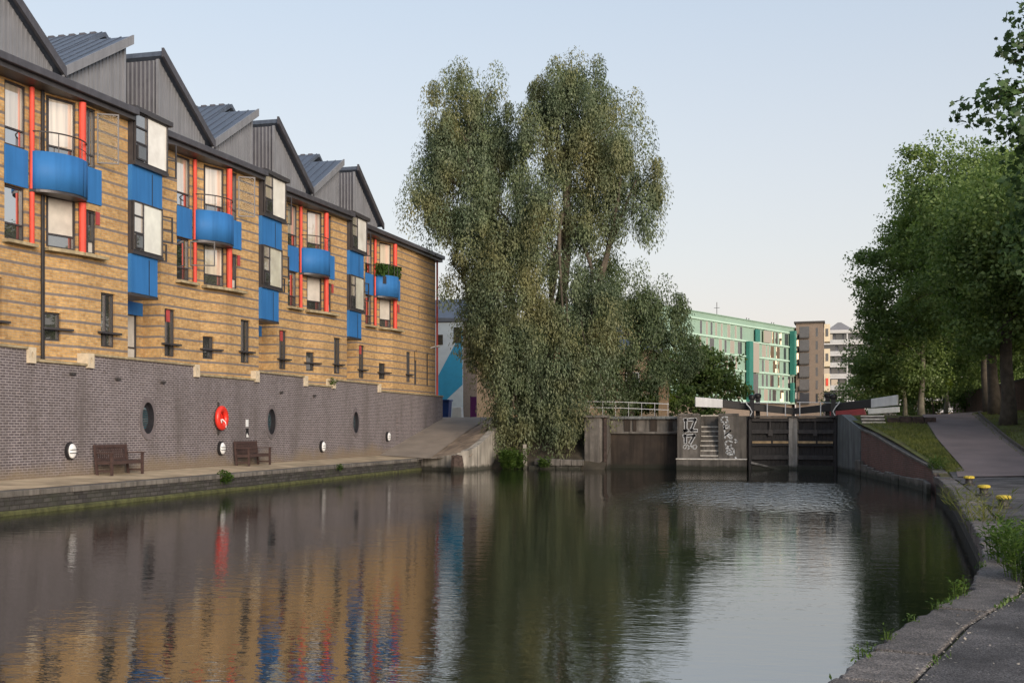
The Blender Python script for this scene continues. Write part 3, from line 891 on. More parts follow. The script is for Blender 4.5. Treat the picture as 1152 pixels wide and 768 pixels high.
GLZ = ['pane_mid', 'pane_dark', 'pane_bright']
for ui, y0 in enumerate(Y0):
    last = ui == 3
    A, B, P, C = pl(y0, SEG1A), pl(y0, SEG1B), pl(y0, PROW), pl(y0, COR)
    if last: C = (XB + .5, 64.1)
    # -- main length with a slit window and the left lights of the bay
    s_y = A[1] + .22; wy0, wy1 = B[1] - 1.42, B[1] - .62
    holes = [hole_at(A, B, s_y, s_y + .62, 4.62, 6.3)]
    hb1 = hole_at(A, B, wy0, wy1, 7.42, 8.95); hb2 = hole_at(A, B, wy0, wy1, 10.06, EAVE - .05)
    seg(A, B, ZB, EAVE, holes + [hb1, hb2])
    window(on(A, B, s_y), on(A, B, s_y + .62), 4.62, 6.3, vs=(.42,), hs=(.27,), pane=['pane_dark', 'pane_mid', 'pane_dark', 'pane_dark'])
    shelf(on(A, B, s_y - .18), on(A, B, s_y + .78), 5.02)
    if ui > 0 or True:
        rp = MB(); rp.obox(on(A, B, s_y + .2), on(A, B, s_y + .38), 5.85, 6.27, -.09, -.05); rp.build('vent_panel', 'vent_red', FL)
    window(on(A, B, wy0), on(A, B, wy1), 7.42, 8.95, hs=(.3,), pane=['pane_dark', 'pane_bright'])
    window(on(A, B, wy0), on(A, B, wy1), 10.06, EAVE - .05, hs=(.28,), pane=['pane_bright', 'pane_painted_trees'], back=.06)
    # -- prow face: small window below, loggia lights above
    h0 = hole_at(B, P, B[1] + .12, B[1] + .62, 4.66, 5.5)
    h1 = hole_at(B, P, B[1] + .16, P[1] - .06, 7.42, 8.95)
    h2 = hole_at(B, P, B[1] + .16, P[1] - .06, 10.06, EAVE - .05)
    seg(B, P, ZB, EAVE, [h0, h1, h2])
    window(on(B, P, B[1] + .12), on(B, P, B[1] + .62), 4.66, 5.5, pane='pane_dark')
    shelf(on(B, P, B[1] - .02), on(B, P, B[1] + .95), 4.98)
    window(on(B, P, B[1] + .16), on(B, P, P[1] - .06), 7.42, 8.95, vs=(.1,), hs=(.26,), pane=['pane_dark', 'pane_dark', 'pane_mid', 'pane_painted_sky' if ui == 1 else 'curtain'] if ui != 2 else ['pane_dark', 'curtain', 'pane_dark', 'curtain'])
    window(on(B, P, B[1] + .16), on(B, P, P[1] - .06), 10.06, EAVE - .05, vs=(.12,), hs=(.2,), pane=['pane_dark', 'pane_dark', 'pane_mid', 'pane_painted_sky'])
    # -- second main length, with the right lights of the bay and a tall slit
    ty = C[1] - 1.28 if not last else P[1] + 2.05
    r0, r1 = P[1] + .12, P[1] + .82
    hh = [hole_at(P, C, ty, ty + .66, 4.62, 6.3), hole_at(P, C, r0, r1, 7.42, 8.75), hole_at(P, C, r0, r1, 10.06, EAVE - .05)]
    extra = []
    if last:
        extra = [(60.6, 61.1, 4.5, 6.4), (62.6, 63.0, 4.5, 6.4), (61.3, 61.55, 8.2, 9.0), (60.9, 61.15, 5.9, 6.5)]
        hh += [hole_at(P, C, *e) for e in extra]
    seg(P, C, ZB, EAVE, hh)
    window(on(P, C, ty), on(P, C, ty + .66), 4.62, 6.3, vs=(.45,), hs=(.26,), pane=['pane_dark', 'pane_mid', 'pane_mid', 'pane_dark'])
    shelf(on(P, C, ty - .16), on(P, C, ty + .8), 5.02)
    window(on(P, C, r0), on(P, C, r1), 7.42, 8.75, vs=(.55,), hs=(.3,), pane=['pane_dark', 'pane_dark', 'curtain', 'pane_dark'])
    window(on(P, C, r0), on(P, C, r1), 10.06, EAVE - .05, vs=(.6,), hs=(.22,), pane=['pane_bright', 'pane_bright', 'pane_mid', 'pane_mid'])
    rp = MB(); rp.obox(on(P, C, r1 - .05), on(P, C, r1 + .12), 8.35, 8.75, .003, .03); rp.build('vent_panel', 'vent_red', FL)
    for e in extra:
        window(on(P, C, e[0]), on(P, C, e[1]), e[2], e[3], pane='pane_dark')
    # -- blue apron panels between the floors
    for (a, b) in ((on(A, B, wy0 - .03), on(A, B, wy1 + .06)), (on(P, C, P[1] - .02), on(P, C, r1 + .18))):
        m = MB(); m.obox(a, b, 8.96, 10.05, .012, .05); m.build('blue_panel', 'blue_panel', FL, bevel=.006)
    # -- curved blue balcony
    s, e = Vector((B[0] - .0, B[1] - .55)), Vector((P[0], P[1] + .25))
    d = (e - s); L = d.length; d.normalize(); nn = Vector((d.y, -d.x))
    arc = []
    K = 28
    for k in range(K + 1):
        t_ = k / K
        o = 0.62 * (1 - (2 * t_ - 1) ** 2) ** 0.62 + .06
        arc.append(s + d * (t_ * L) + nn * o)
    bal = None
    for k0, k1, nm in ((0, 21, 'balcony_front'), (21, K, 'balcony_front')):
        m = MB(); aa = arc[k0:k1 + 1]
        if k0: aa = [aa[0] + (aa[1] - aa[0]) * .08] + aa[1:]
        pts = [(p.x, p.y, z) for z in (8.96, 10.05) for p in aa]; na = len(aa)
        m.add(pts, [(k, k + 1, na + k + 1, na + k) for k in range(na - 1)])
        ob = m.build(nm, 'blue_panel', FL, smooth=True)
        sm = ob.modifiers.new('thickness', 'SOLIDIFY'); sm.thickness = .035; sm.offset = -1
        bal = bal or ob
    m = MB(); ring_ = [(p.x - nn.x * .03, p.y - nn.y * .03) for p in arc]
    m.prism(ring_[::-1] if False else ring_, 8.88, 8.955, 'z'); m.build('balcony_floor', 'dark_metal', FL)
    m = MB(); m.tube([(p.x - nn.x * .05, p.y - nn.y * .05, 10.62) for p in arc], .022, 6)
    for k in (2, 8, 14, 20, 26): m.tube([(arc[k].x - nn.x * .05, arc[k].y - nn.y * .05, 10.0), (arc[k].x - nn.x * .05, arc[k].y - nn.y * .05, 10.62)], .014, 6)
    m.tube([(p.x - nn.x * .05, p.y - nn.y * .05, 10.34) for p in arc[18:]], .012, 6)
    m.build('balcony_rail', 'dark_metal', FL)
    # -- red columns at both ends of the bay, through both floors
    for (cx, cy, r) in ((*on(A, B, wy1 + .12), .07), (P[0] + .03, P[1] - .0, .105)):
        m = MB(); m.lathe([(r, 7.36), (r, 8.87)], (cx + .12, cy, 0), 14); m.build('red_column', 'red_paint', FL, smooth=False)
        m = MB(); m.lathe([(r, 8.96), (r, EAVE - .04)], (cx + .12, cy, 0), 14); m.build('red_column', 'red_paint', FL, smooth=False)
    # -- sills
    m = MB(); m.obox(on(A, B, wy0 - .1), on(A, B, wy1 + .25), 7.29, 7.38, .003, .26); m.build('sill', 'coping_sand', FL)
    m = MB(); m.obox(on(B, P, B[1] + .05), P, 7.27, 7.37, .003, .3); m.obox(P, on(P, C, r1 + .22), 7.27, 7.37, .003, .3); m.build('sill', 'coping_sand', FL)
    # -- rainwater pipe in the angle
    m = MB(); m.tube([(B[0] + .08, B[1] - .02, 4.1), (B[0] + .08, B[1] - .02, 8.87)], .055, 8); m.tube([(B[0] + .08, B[1] - .02, 8.97), (B[0] + .08, B[1] - .02, EAVE)], .055, 8)
    if ui == 0: m.build('rainwater_pipe', 'black_paint', FL)
    # -- recess and oriel beside the corner
    if not last:
        rx = XB - 1.0; yb = C[1] + 3.25
        WALLS.quad((C[0], C[1], ZB), (rx, C[1], ZB), (rx, C[1], EAVE), (C[0], C[1], EAVE), [(0, ZB), (1.5, ZB), (1.5, EAVE), (0, EAVE)])
        seg((rx, C[1]), (rx, yb), ZB, EAVE, [(2.0, 2.95, 4.2, 6.45)])
        WALLS.quad((rx, yb, ZB), (XB - .3, yb, ZB), (XB - .3, yb, EAVE), (rx, yb, EAVE), [(0, ZB), (.7, ZB), (.7, EAVE), (0, EAVE)])
        window((rx, C[1] + 2.0), (rx, C[1] + 2.95), 4.2, 6.45, vs=(.12,), hs=(.3,), pane=['pane_dark', 'pane_dark', 'curtain', 'curtain'], name='door')
        m = MB(); m.obox((rx, C[1] + 1.9), (rx, C[1] + 3.15), 6.0, 6.45, .02, .06); m.build('door_head_panel', 'blue_panel', FL)
        yo = C[1]
        def obx(y1, z0, z1, o, nm, mt, par=FL, y00=0.01, bv=.0):
            m = MB(); m.box(rx + .0, XB + o, yo + y00, yo + y1, z0, z1); return m.build(nm, mt, par, bevel=bv)
        # lower blue box
        ob = obx(1.55, 6.45, 7.688, .62, 'oriel_box', 'blue_panel')
        m = MB(); m.box(XB + .622, XB + .628, yo + 1.02, yo + 1.06, 6.46, 7.61); m.build('panel_joint', 'black_paint', ob)
        obx(1.62, 6.36, 6.448, .6, 'oriel_soffit', 'dark_metal')
        obx(1.80, 7.69, 7.80, .70, 'oriel_sill', 'dark_metal')
        obx(1.74, 7.802, 9.40, .62, 'oriel_body', 'dark_metal')
        window((XB + .62, yo + .03), (XB + .62, yo + 1.74), 7.81, 9.40, vs=(.33,), hs=(), pane=['pane_painted_trees', 'pane_oriel_low_sky'], back=-.06, fr=.035)
        m = MB();
        for h in (8.36, 8.9): m.box(XB + .655, XB + .71, yo + .09, yo + .57, h, h + .045)
        m.build('transom', 'dark_metal', FL)
        ob = obx(1.80, 9.402, 10.538, .64, 'oriel_box', 'blue_panel')
        m = MB(); m.box(XB + .642, XB + .648, yo + 1.17, yo + 1.21, 9.41, 10.45); m.build('panel_joint', 'black_paint', ob)
        obx(2.02, 10.54, 10.66, .76, 'oriel_sill', 'dark_metal')
        obx(1.96, 10.662, 12.24, .68, 'oriel_body', 'dark_metal')
        window((XB + .68, yo + .03), (XB + .68, yo + 1.96), 10.665, 12.24, vs=(.36,), hs=(), pane=['pane_mid' if ui == 0 else 'pane_painted_trees', 'pane_oriel_sky'], back=-.06, fr=.035)
        m = MB()
        for h in (11.25, 11.75): m.box(XB + .715, XB + .77, yo + .09, yo + .68, h, h + .045)
        m.build('transom', 'dark_metal', FL)
        obx(2.14, 12.242, 12.40, .86, 'oriel_roof', 'dark_metal', y00=-.12)
        # opened lights on the oriel
        for (a_, b_, z_a, z_b, xo) in ((.12, .54, 7.87, 8.34, .70), (.12, .64, 10.73, 11.22, .76)):
            m = MB(); m.box(XB + xo, XB + xo + .03, yo + a_, yo + b_, z_a, z_b); o_ = m.build('opening_light', 'dark_metal', FL)
            m = MB(); m.box(XB + xo + .031, XB + xo + .036, yo + a_ + .05, yo + b_ - .05, z_a + .05, z_b - .05); m.build('pane', 'pane_dark', o_)
        casement((XB + .45, yo + 1.76), (XB + .68, yo + 2.4), 8.35, 9.25)
        casement((XB + .5, yo + 1.76), (XB + .62, yo + 2.12), 7.7, 8.3)
        casement((XB + .45, yo + 1.98), (XB + .70, yo + 2.6), 10.6, 11.8)
    # open casements on the bay
    if ui in (0, 1):
        casement(on(P, C, r1 + .02), (P[0] + .62, P[1] + 1.18), 10.25, 11.8, mid=False)
    if ui == 1:
        casement(on(A, B, wy1), (B[0] + .75, B[1] - .25), 8.0, 8.9, mid=False)
# first length to the left of the frame and the gable end on the right
seg((XB, 10), (XB, Y0[0] + 3.25), ZB, EAVE)
WALLS.quad((XB + .5, 64.1, 2.0), (XB - 9, 64.4, 2.0), (XB - 9, 64.4, EAVE), (XB + .5, 64.1, EAVE), [(0, 2), (9.5, 2), (9.5, EAVE), (0, EAVE)])
WALLS.quad((XB - 9, 64.4, 2.0), (XB - 9, 10, 2.0), (XB - 9, 10, EAVE), (XB - 9, 64.4, EAVE), [(0, 2), (54, 2), (54, EAVE), (0, EAVE)])
WALLS.quad((XB - 9, 10, 2.0), (XB, 10, 2.0), (XB, 10, EAVE), (XB - 9, 10, EAVE), [(0, 2), (9, 2), (9, EAVE), (0, EAVE)])
WALLS.build('brick_wall', 'yellow_brick', FL)
m = MB(); m.tube([(XB + .58, 64.2, 4.0), (XB + .58, 64.2, EAVE)], .06, 8); m.build('rainwater_pipe', 'red_paint', FL)
m = MB(); m.tube([(XB + .5, 63.2, 6.75), (XB + .85, 63.2, 6.85)], .03, 6); m.lathe([(.03, 0), (.13, .06), (.15, .12)], (XB + .95, 63.2, 6.76), 12); m.build('wall_light', 'white_enamel', FL)

# eaves: soffit board and gutter along each length, dropping back at each oriel
def eave(a, b):
    m = MB(); m.obox(a, b, EAVE + .0, EAVE + .14, -.5, .30); m.build('soffit', 'dark_metal', FL)
    m = MB(); m.obox(a, b, EAVE + .142, EAVE + .36, .12, .46); m.obox(a, b, EAVE + .142, EAVE + .30, -.5, .11); m.build('gutter', 'gutter_metal', FL, bevel=.02)
eave((XB, 10), (XB, Y0[0]))
for ui, y0 in enumerate(Y0):
    a = (XB + .0, y0 + 2.2); b = (XB + .5, (y0 + 9.1) if ui < 3 else 64.6)
    eave(a, b)
    ob = MB(); ob.box(XB - 1.0, XB + .4, y0 + .0, y0 + 2.2, EAVE + .175, EAVE + .36); ob.build('oriel_lead_roof', 'gutter_metal', FL)

# saw-tooth roofs
XF = XB - .55
for k in range(-1, 4):
    y0 = 32.35 + PITCH * (k - 0)
    if y0 > 52: break
    v0, v1 = y0 - 2.15, y0 + 6.95                      # valleys
    zv = 12.86; s1, s2 = .6, .66
    yr = (s1 * v0 + s2 * v1) / (s1 + s2); zr = zv + s1 * (yr - v0)
    yn, yp = y0 + 1.35, y0 + 3.55
    zn, zp = zv + s1 * (yn - v0), zv + s2 * (v1 - yp)
    th = .16
    # gable walls of ribbed sheet
    def clad(y_a, y_b, za, zb, x, nm='clad_gable', mt='clad_grey', pitch=.19):
        m = MB(); m.prism([(y_a, EAVE + .2), (y_b, EAVE + .2), (y_b, zb), (y_a, za)], x - .08, x, 'x')
        o = m.build(nm, mt, FL)
        r = MB(); yy = y_a + .08
        while yy < y_b - .03:
            zt = za + (zb - za) * (yy - y_a) / (y_b - y_a) - .01
            if zt > EAVE + .3: r.box(x, x + .022, yy - .022, yy + .022, EAVE + .21, zt)
            yy += pitch
        q = r.build('sheet_ribs', mt, o); return o
    clad(v0 + .2, yn, zv + .1, zn - .03, XF)
    clad(yp, v1 - .2, zp - .03, zv + .1, XF)
    # vertical trim, notch over the oriel with dark sheet facing the camera
    m = MB(); m.box(XF - .06, XF + .05, yn - .02, yn + .1, EAVE + .36, zn - .02); m.box(XF - .06, XF + .05, yp - .1, yp, EAVE + .36, zp - .02); m.build('corner_trim', 'clad_grey', FL)
    m = MB(); m.box(XF - 1.5, XF - .062, yp + .01, yp + .07, EAVE + .2, zp - .02); o = m.build('dormer_cheek', 'clad_dark', FL)
    r = MB(); xx = XF - 1.42
    while xx < XF - .1: r.box(xx, xx + .05, yp - .03, yp + .01, EAVE + .37, zp - .03); xx += .17
    r.build('sheet_ribs', 'clad_grey', o)
    m = MB(); m.box(XF - 1.56, XF - 1.5, yn, yr + .5, EAVE + .2, zn); m.build('dormer_back', 'clad_dark', FL)
    m = MB(); m.box(XF - 1.5, XF - .1, yn, yp, EAVE + .2, EAVE + .36); m.build('dormer_floor', 'dark_metal', FL)
    # roof slabs
    def slab(ya, za, yb, zb, xa, xb, nm='roof_slope', ribs=True):
        m = MB(); m.prism([(ya, za), (yb, zb), (yb, zb + th), (ya, za + th)], xa, xb, 'x'); o = m.build(nm, 'roof_slate', FL)
        if ribs:
            r = MB(); xx = xa + .12
            while xx < xb - .03:
                r.prism([(ya, za + th), (yb, zb + th), (yb, zb + th + .03), (ya, za + th + .03)], xx - .02, xx + .02, 'x'); xx += .42
            r.build('standing_seams', 'roof_slate', o)
        return o
    slab(v0, zv, yn + .16, zv + s1 * (yn + .16 - v0), XF - 1.56, XF + .22)
    slab(v0, zv, yr, zr, XF - 8.5, XF - 1.562)
    slab(v1, zv, yp - .12, zv + s2 * (v1 - yp + .12), XF - 1.5, XF + .22, ribs=False)
    slab(v1, zv, yr, zr, XF - 8.5, XF - 1.502, ribs=False)
    # barge boards on the verges
    m = MB(); m.prism([(v0 - .05, zv - .12), (yn + .2, zv + s1 * (yn + .2 - v0) - .12), (yn + .2, zv + s1 * (yn + .2 - v0) + .19), (v0 - .05, zv + .19)], XF + .222, XF + .29, 'x'); m.build('barge_board', 'clad_grey', FL)
    m = MB(); m.prism([(v1 + .05, zv - .12), (yp - .2, zv + s2 * (v1 - yp + .2) - .12), (yp - .2, zv + s2 * (v1 - yp + .2) + .19), (v1 + .05, zv + .19)], XF + .222, XF + .32, 'x'); m.build('barge_board', 'gutter_metal', FL)
    # toothed ridge filler
    m = MB(); xx = XF - 8.4
    while xx < XF - 1.7: m.box(xx, xx + .22, yr - .07, yr + .07, zr + th - .04, zr + th + .03); xx += .42
    m.build('ridge_cap', 'clad_dark', FL)
# plain pitched roof over the last length
m = MB(); m.prism([(XB + .3, EAVE + .3), (XB - 4.5, EAVE + 1.0), (XB - 9.2, EAVE + .3)], 57.6, 64.5, 'y'); m.build('roof_slope', 'roof_slate', FL)
# clipped box hedge on the last balcony
rnd = np.random.default_rng(3)
# ------------------------------------------------------------------ purple brick retaining wall and what hangs on it
RW = thing('retaining_wall', (XW, 38, 0.3), 'tall purple-grey brick retaining wall with oval portholes along the quay', 'wall')
ZU, ZL = 4.28, 3.95
SECT = [(-30, 27.44, ZU), (27.44, 30.15, ZL), (30.15, 36.40, ZU), (36.40, 41.02, ZL), (41.02, 45.60, ZU), (45.60, 48.65, ZL), (48.65, 54.5, ZU), (54.5, 65.2, ZL)]
PORT = [(33.33, 2.42), (42.35, 2.35), (51.39, 2.36)]
PW, PH = .47, .70
w = MB()
for (a, b, zt) in SECT:
    ell = [(y - PW - a, y + PW - a, z - PH, z + PH) for y, z in PORT if a < y < b]
    hl = [(57.08 - a, 57.42 - a, 1.30, 2.62)] if a < 57 < b else []
    wall_panel(w, (XW, a), (XW, b), 0.2, zt, hl, uv0=a, ellipses=ell)
# shallow flanking wall at the far end
wall_panel(w, (XW, 65.2), (XW - 6, 65.6), 1.2, ZL)
w.build('brick_face', 'purple_brick', RW)
m = MB(); m.box(XW - .25, XW - .14, 57.05, 57.45, 1.28, 2.64); m.build('iron_door', 'iron', RW)
for (y, z) in PORT:
    n = 40
    def ell(r, x): return [(x, y + PW * r * math.cos(2 * math.pi * k / n), z + PH * r * math.sin(2 * math.pi * k / n)) for k in range(n)]
    m = MB(); rings = [ell(1.03, XW + .004), ell(1.02, XW + .03), ell(.74, XW + .03)]
    pts = [p for r in rings for p in r]; fs = []
    for i in range(2):
        for k in range(n):
            a, b = i * n + k, i * n + (k + 1) % n; fs.append((a, b, b + n, a + n))
    m.add(pts, fs); o = m.build('porthole', 'ring_concrete', RW)
    m = MB(); m.add(ell(.742, XW + .028) + ell(.742, XW - .13), [(k, (k + 1) % n, n + (k + 1) % n, n + k) for k in range(n)]); m.poly(ell(.742, XW - .13)); m.build('porthole_recess', 'hull_black', o)
    m = MB(); m.poly([(x_, y_ - .06, z_) for x_, y_, z_ in ell(.50, XW - .09)]); m.build('porthole_glass', 'pane_teal', o)
    m = MB()
    for q in range(-4, 5):
        zz = z + q * .065; hw = PW * .48 * math.sqrt(max(0, 1 - ((zz - z) / (PH * .48)) ** 2))
        m.box(XW - .087, XW - .077, y - .06 - hw, y - .06 + hw, zz - .012, zz + .012)
    m.build('porthole_grille', 'iron', o)
# coping: sloped sandy stones, each its own piece, and pierced cream blocks where the level steps
for (a, b, zt) in SECT:
    if b < 10: continue
    y = max(a, 12.0)
    while y < b - .05:
        L = min(random.uniform(.8, 1.05), b - y)
        if b - y - L < .3: L = b - y
        m = MB(); m.prism([(XW - .62, zt + .002), (XW + .07, zt + .002), (XW + .07, zt + .07), (XW - .62, zt + .15)], y + .006, y + L - .006, 'y')
        m.build('coping_stone', 'coping_sand', RW, bevel=.008); y += L
for (a, b, zt), (c, d, z2) in zip(SECT, SECT[1:]):
    hi = max(zt, z2); yc = b
    t0 = yc - .15; m = MB()
    n = 16; z = hi - .16; ro = []; ri = []
    for k in range(n):
        an = 2 * math.pi * k / n; c_, s_ = math.cos(an), math.sin(an); mm = max(abs(c_), abs(s_))
        ro.append((XW + .09, yc + .15 * c_ / mm, z + .22 * s_ / mm)); ri.append((XW + .09, yc + .05 * c_, z + .09 * s_))
    rb = [(XW - .3, p[1], p[2]) for p in ro]; rd = [(XW - .02, p[1], p[2]) for p in ri]
    pts = ro + ri + rb + rd; fs = []
    for k in range(n):
        j = (k + 1) % n
        fs += [(k, j, n + j, n + k), (2 * n + k, 2 * n + j, j, k), (n + k, n + j, 3 * n + j, 3 * n + k)]
    m.add(pts, fs); o = m.build('pierced_block', 'block_cream', RW)
    m = MB(); m.poly([(XW - .015, p[1], p[2]) for p in ri]); m.build('block_hole', 'hull_black', o)
# weep holes and a dark drain stain outlet
m = MB()
for (y, z) in ((31.6, 3.62), (34.2, 3.62), (29.3, 3.68), (43.2, 3.55), (46.5, 3.5)):
    m.box(XW + .002, XW + .09, y - .10, y + .10, z - .03, z + .05)
m.build('weep_spout', 'iron', RW)

# bulkhead lamps
for i, (y, z, lb) in enumerate(((29.16, 1.42, 'oval white wall lamp on the purple wall, left of the slatted bench'), (38.12, 1.34, 'oval white wall lamp under the red lifebuoy'),
                             (47.3, 1.26, 'oval white wall lamp between the middle and the far porthole'), (55.66, 1.64, 'oval white wall lamp beside the narrow iron door at the foot of the ramp'))):
    t = thing('wall_lamp', (XW, y, z), lb, 'wall lamp', 'round lamps on the purple wall')
    def disc(prof, nm, mt, sc=1.35):
        m = MB(); n = 24; pts = []; fs = []
        for r, h in prof:
            for k in range(n):
                a = 2 * math.pi * k / n; pts.append((XW + h, y + r * math.cos(a), z + sc * r * math.sin(a)))
        for q in range(len(prof) - 1):
            for k in range(n):
                a, b = q * n + k, q * n + (k + 1) % n; fs.append((a, b, b + n, a + n))
        fs.append(tuple((len(prof) - 1) * n + k for k in range(n)))
        m.add(pts, fs); return m.build(nm, mt, t)
    disc([(.19, .003), (.19, .10), (.165, .12)], 'lamp_base', 'black_paint')
    disc([(.160, .115), (.155, .15), (.12, .185), (.05, .20), (.01, .20)], 'lamp_lens', 'white_enamel')
    m = MB()
    for q in (-.07, .03): m.box(XW + .15, XW + .212, y - .15, y + .15, z + q, z + q + .02)
    m.build('lamp_guard', 'black_paint', t)

# lifebuoy in its bracket
t = thing('lifebuoy', (XW, 37.99, 2.46), 'round red lifebuoy hung on the purple wall', 'lifebuoy')
m = MB(); n, k2 = 28, 12; pts = []; fs = []
for i in range(n):
    a = 2 * math.pi * i / n
    for j in range(k2):
        b = 2 * math.pi * j / k2; r = .31 + .115 * math.cos(b)
        pts.append((XW + .16 + .10 * math.sin(b), 37.99 + r * math.cos(a), 2.46 + r * 1.08 * math.sin(a)))
for i in range(n):
    for j in range(k2):
        fs.append((i * k2 + j, ((i + 1) % n) * k2 + j, ((i + 1) % n) * k2 + (j + 1) % k2, i * k2 + (j + 1) % k2))
m.add(pts, fs); m.build('ring', 'red_plastic', t, smooth=True)
m = MB(); m.lathe([(.24, .01), (.24, .07), (.22, .09)], (XW, 37.99, 2.46), 20, 'x'); m.build('backing', 'red_plastic', t)
m = MB(); m.box(XW + .092, XW + .10, 37.97, 38.13, 2.28, 2.42); m.tube([(XW + .12, 38.1, 2.42), (XW + .22, 38.16, 2.30), (XW + .26, 38.12, 2.12), (XW + .2, 38.0, 2.2)], .022, 6); m.build('rope', 'white_paint', t)
m = MB(); m.box(XW + .002, XW + .05, 37.95, 38.03, 1.82, 3.05); m.build('bracket', 'iron', t)
# little notices beside it
t = MB(); t.box(XW + .003, XW + .02, 40.16, 40.36, 2.14, 2.42); tag(t.build('notice_plate', 'white_enamel'), 'small white notice on the purple wall above the boarded bench', 'notice')
t = thing('warning_plate', (XW, 40.26, 1.78), 'small black and white plate just below the white notice', 'notice')
m = MB(); m.box(XW + .003, XW + .018, 40.17, 40.37, 1.72, 2.08); m.build('plate', 'black_paint', t)
m = MB(); m.poly([(XW + .021, 40.18, 1.73), (XW + .021, 40.36, 1.73), (XW + .021, 40.36, 1.80), (XW + .021, 40.29, 1.84), (XW + .021, 40.25, 1.90), (XW + .021, 40.18, 1.82)]); m.build('plate_mark', 'white_paint', t)

# benches, backs to the wall
def bench(y0, y1, label, boards):
    x0 = XW + .16; zg = .665; L = y1 - y0
    t = thing('bench', (x0 + .3, (y0 + y1) / 2, zg), label, 'bench')
    for y in (y0 + .03, y1 - .03):
        MB().beam((x0 + .04, y, zg), (x0 - .06, y, zg + .92), .07, .06, up=(0, 1, 0)).build('leg', 'bench_wood', t)
        MB().box(x0 + .50, x0 + .57, y - .035, y + .035, zg - .005, zg + .64).build('leg', 'bench_wood', t)
        MB().box(x0 - .0, x0 + .62, y - .045, y + .045, zg + .642, zg + .68).build('arm_rest', 'bench_wood', t, bevel=.01)
        MB().box(x0 + .05, x0 + .5, y - .02, y + .02, zg + .10, zg + .15).build('stretcher', 'bench_wood', t)
        MB().box(x0 + .05, x0 + .5, y - .025, y + .025, zg + .33, zg + .40).build('side_rail', 'bench_wood', t)
    MB().box(x0 + .505, x0 + .555, y0 + .07, y1 - .07, zg + .33, zg + .41).build('front_rail', 'bench_wood', t)
    for k in range(6):
        x = x0 + .06 + k * .085
        MB().box(x, x + .07, y0 + .0, y1 - .0, zg + .412, zg + .437).build('seat_slat', 'bench_wood', t)
    def bk(z): return x0 + .04 - .1 * z / .92
    MB().beam((bk(.87), y0 + .07, zg + .87), (bk(.87), y1 - .07, zg + .87), .05, .10).build('top_rail', 'bench_wood', t, bevel=.01)
    if boards:
        for z in (.52, .66):
            MB().beam((bk(z), y0 + .07, zg + z), (bk(z), y1 - .07, zg + z), .03, .125).build('back_board', 'bench_wood', t)
        MB().beam((bk(.77), y0 + .07, zg + .77), (bk(.77), y1 - .07, zg + .77), .03, .08).build('back_board', 'bench_wood', t)
    else:
        MB().beam((bk(.46), y0 + .07, zg + .47), (bk(.46), y1 - .07, zg + .47), .04, .05).build('back_rail', 'bench_wood', t)
        n = 15
        for k in range(n):
            y = y0 + .12 + (L - .24) * k / (n - 1)
            MB().beam((bk(.495), y, zg + .495), (bk(.82), y, zg + .82), .045, .018, up=(1, 0, 0)).build('back_slat', 'bench_wood', t)
bench(30.25, 31.95, 'dark brown bench with upright back slats against the purple wall', False)
bench(39.05, 40.85, 'dark brown bench with a boarded back under the white notice', True)
# ------------------------------------------------------------------ lock and weir
XI0, XI1, YI = -6.03, -2.62, 58.0
t = thing('lock_island', (-4.3, 58, -1), 'dark stained concrete pier between weir and lock gates, with steps and white graffiti', 'pier')
SX0, SX1 = -4.92, -3.98
w = MB()
w.box(XI0, SX0, YI, 82, -1.2, 2.70); w.box(SX1, -2.95, YI, 82, -1.2, 2.70)
w.prism([(-2.95, YI), (-2.62, YI + .33), (-2.62, 82), (-2.95, 82)], -1.2, 2.70, 'z')
w.box(SX0, SX1, YI + 1.3, 82, -1.2, 2.70)
w.build('pier_body', 'concrete_dark', t)
MB().box(XI0 - .02, XI0 + 3.45, YI - .42, YI - .003, -1.0, .50).build('plinth', 'concrete_dark', t, bevel=.04)
MB().box(XI0 - .04, XI0 + 3.47, YI - .45, YI - .005, .503, .56).build('plinth_edge', 'tread_edge', t, bevel=.015)
zs_ = [.72, .97, 1.22, 1.46, 1.70, 1.94, 2.18]
for k, z in enumerate(zs_):
    y = YI + .05 + .15 * k
    s = MB().box(SX0 + .003, SX1 - .003, y, YI + 1.29, z - .24, z - .05).build('step', 'concrete_dark', t)
    MB().box(SX0 + .003 + .05 * random.random(), SX1 - .003, y - .025, y + .145, z - .048, z).build('tread', 'tread_edge', s)
MB().box(SX0 - .02, SX1 + .02, YI + 1.27, YI + 1.6, 2.702, 2.76).build('tread', 'tread_edge', t)
for (a, b) in ((XI0 + .02, SX0), (SX1, -2.98)):
    x = a
    while x < b - .02:
        L = min(random.uniform(.55, .8), b - x)
        if b - x - L < .2: L = b - x
        MB().box(x + .006, x + L - .006, YI - .03, YI + .45, 2.705, 2.82).build('coping_stone', 'concrete_dark', t, bevel=.015); x += L

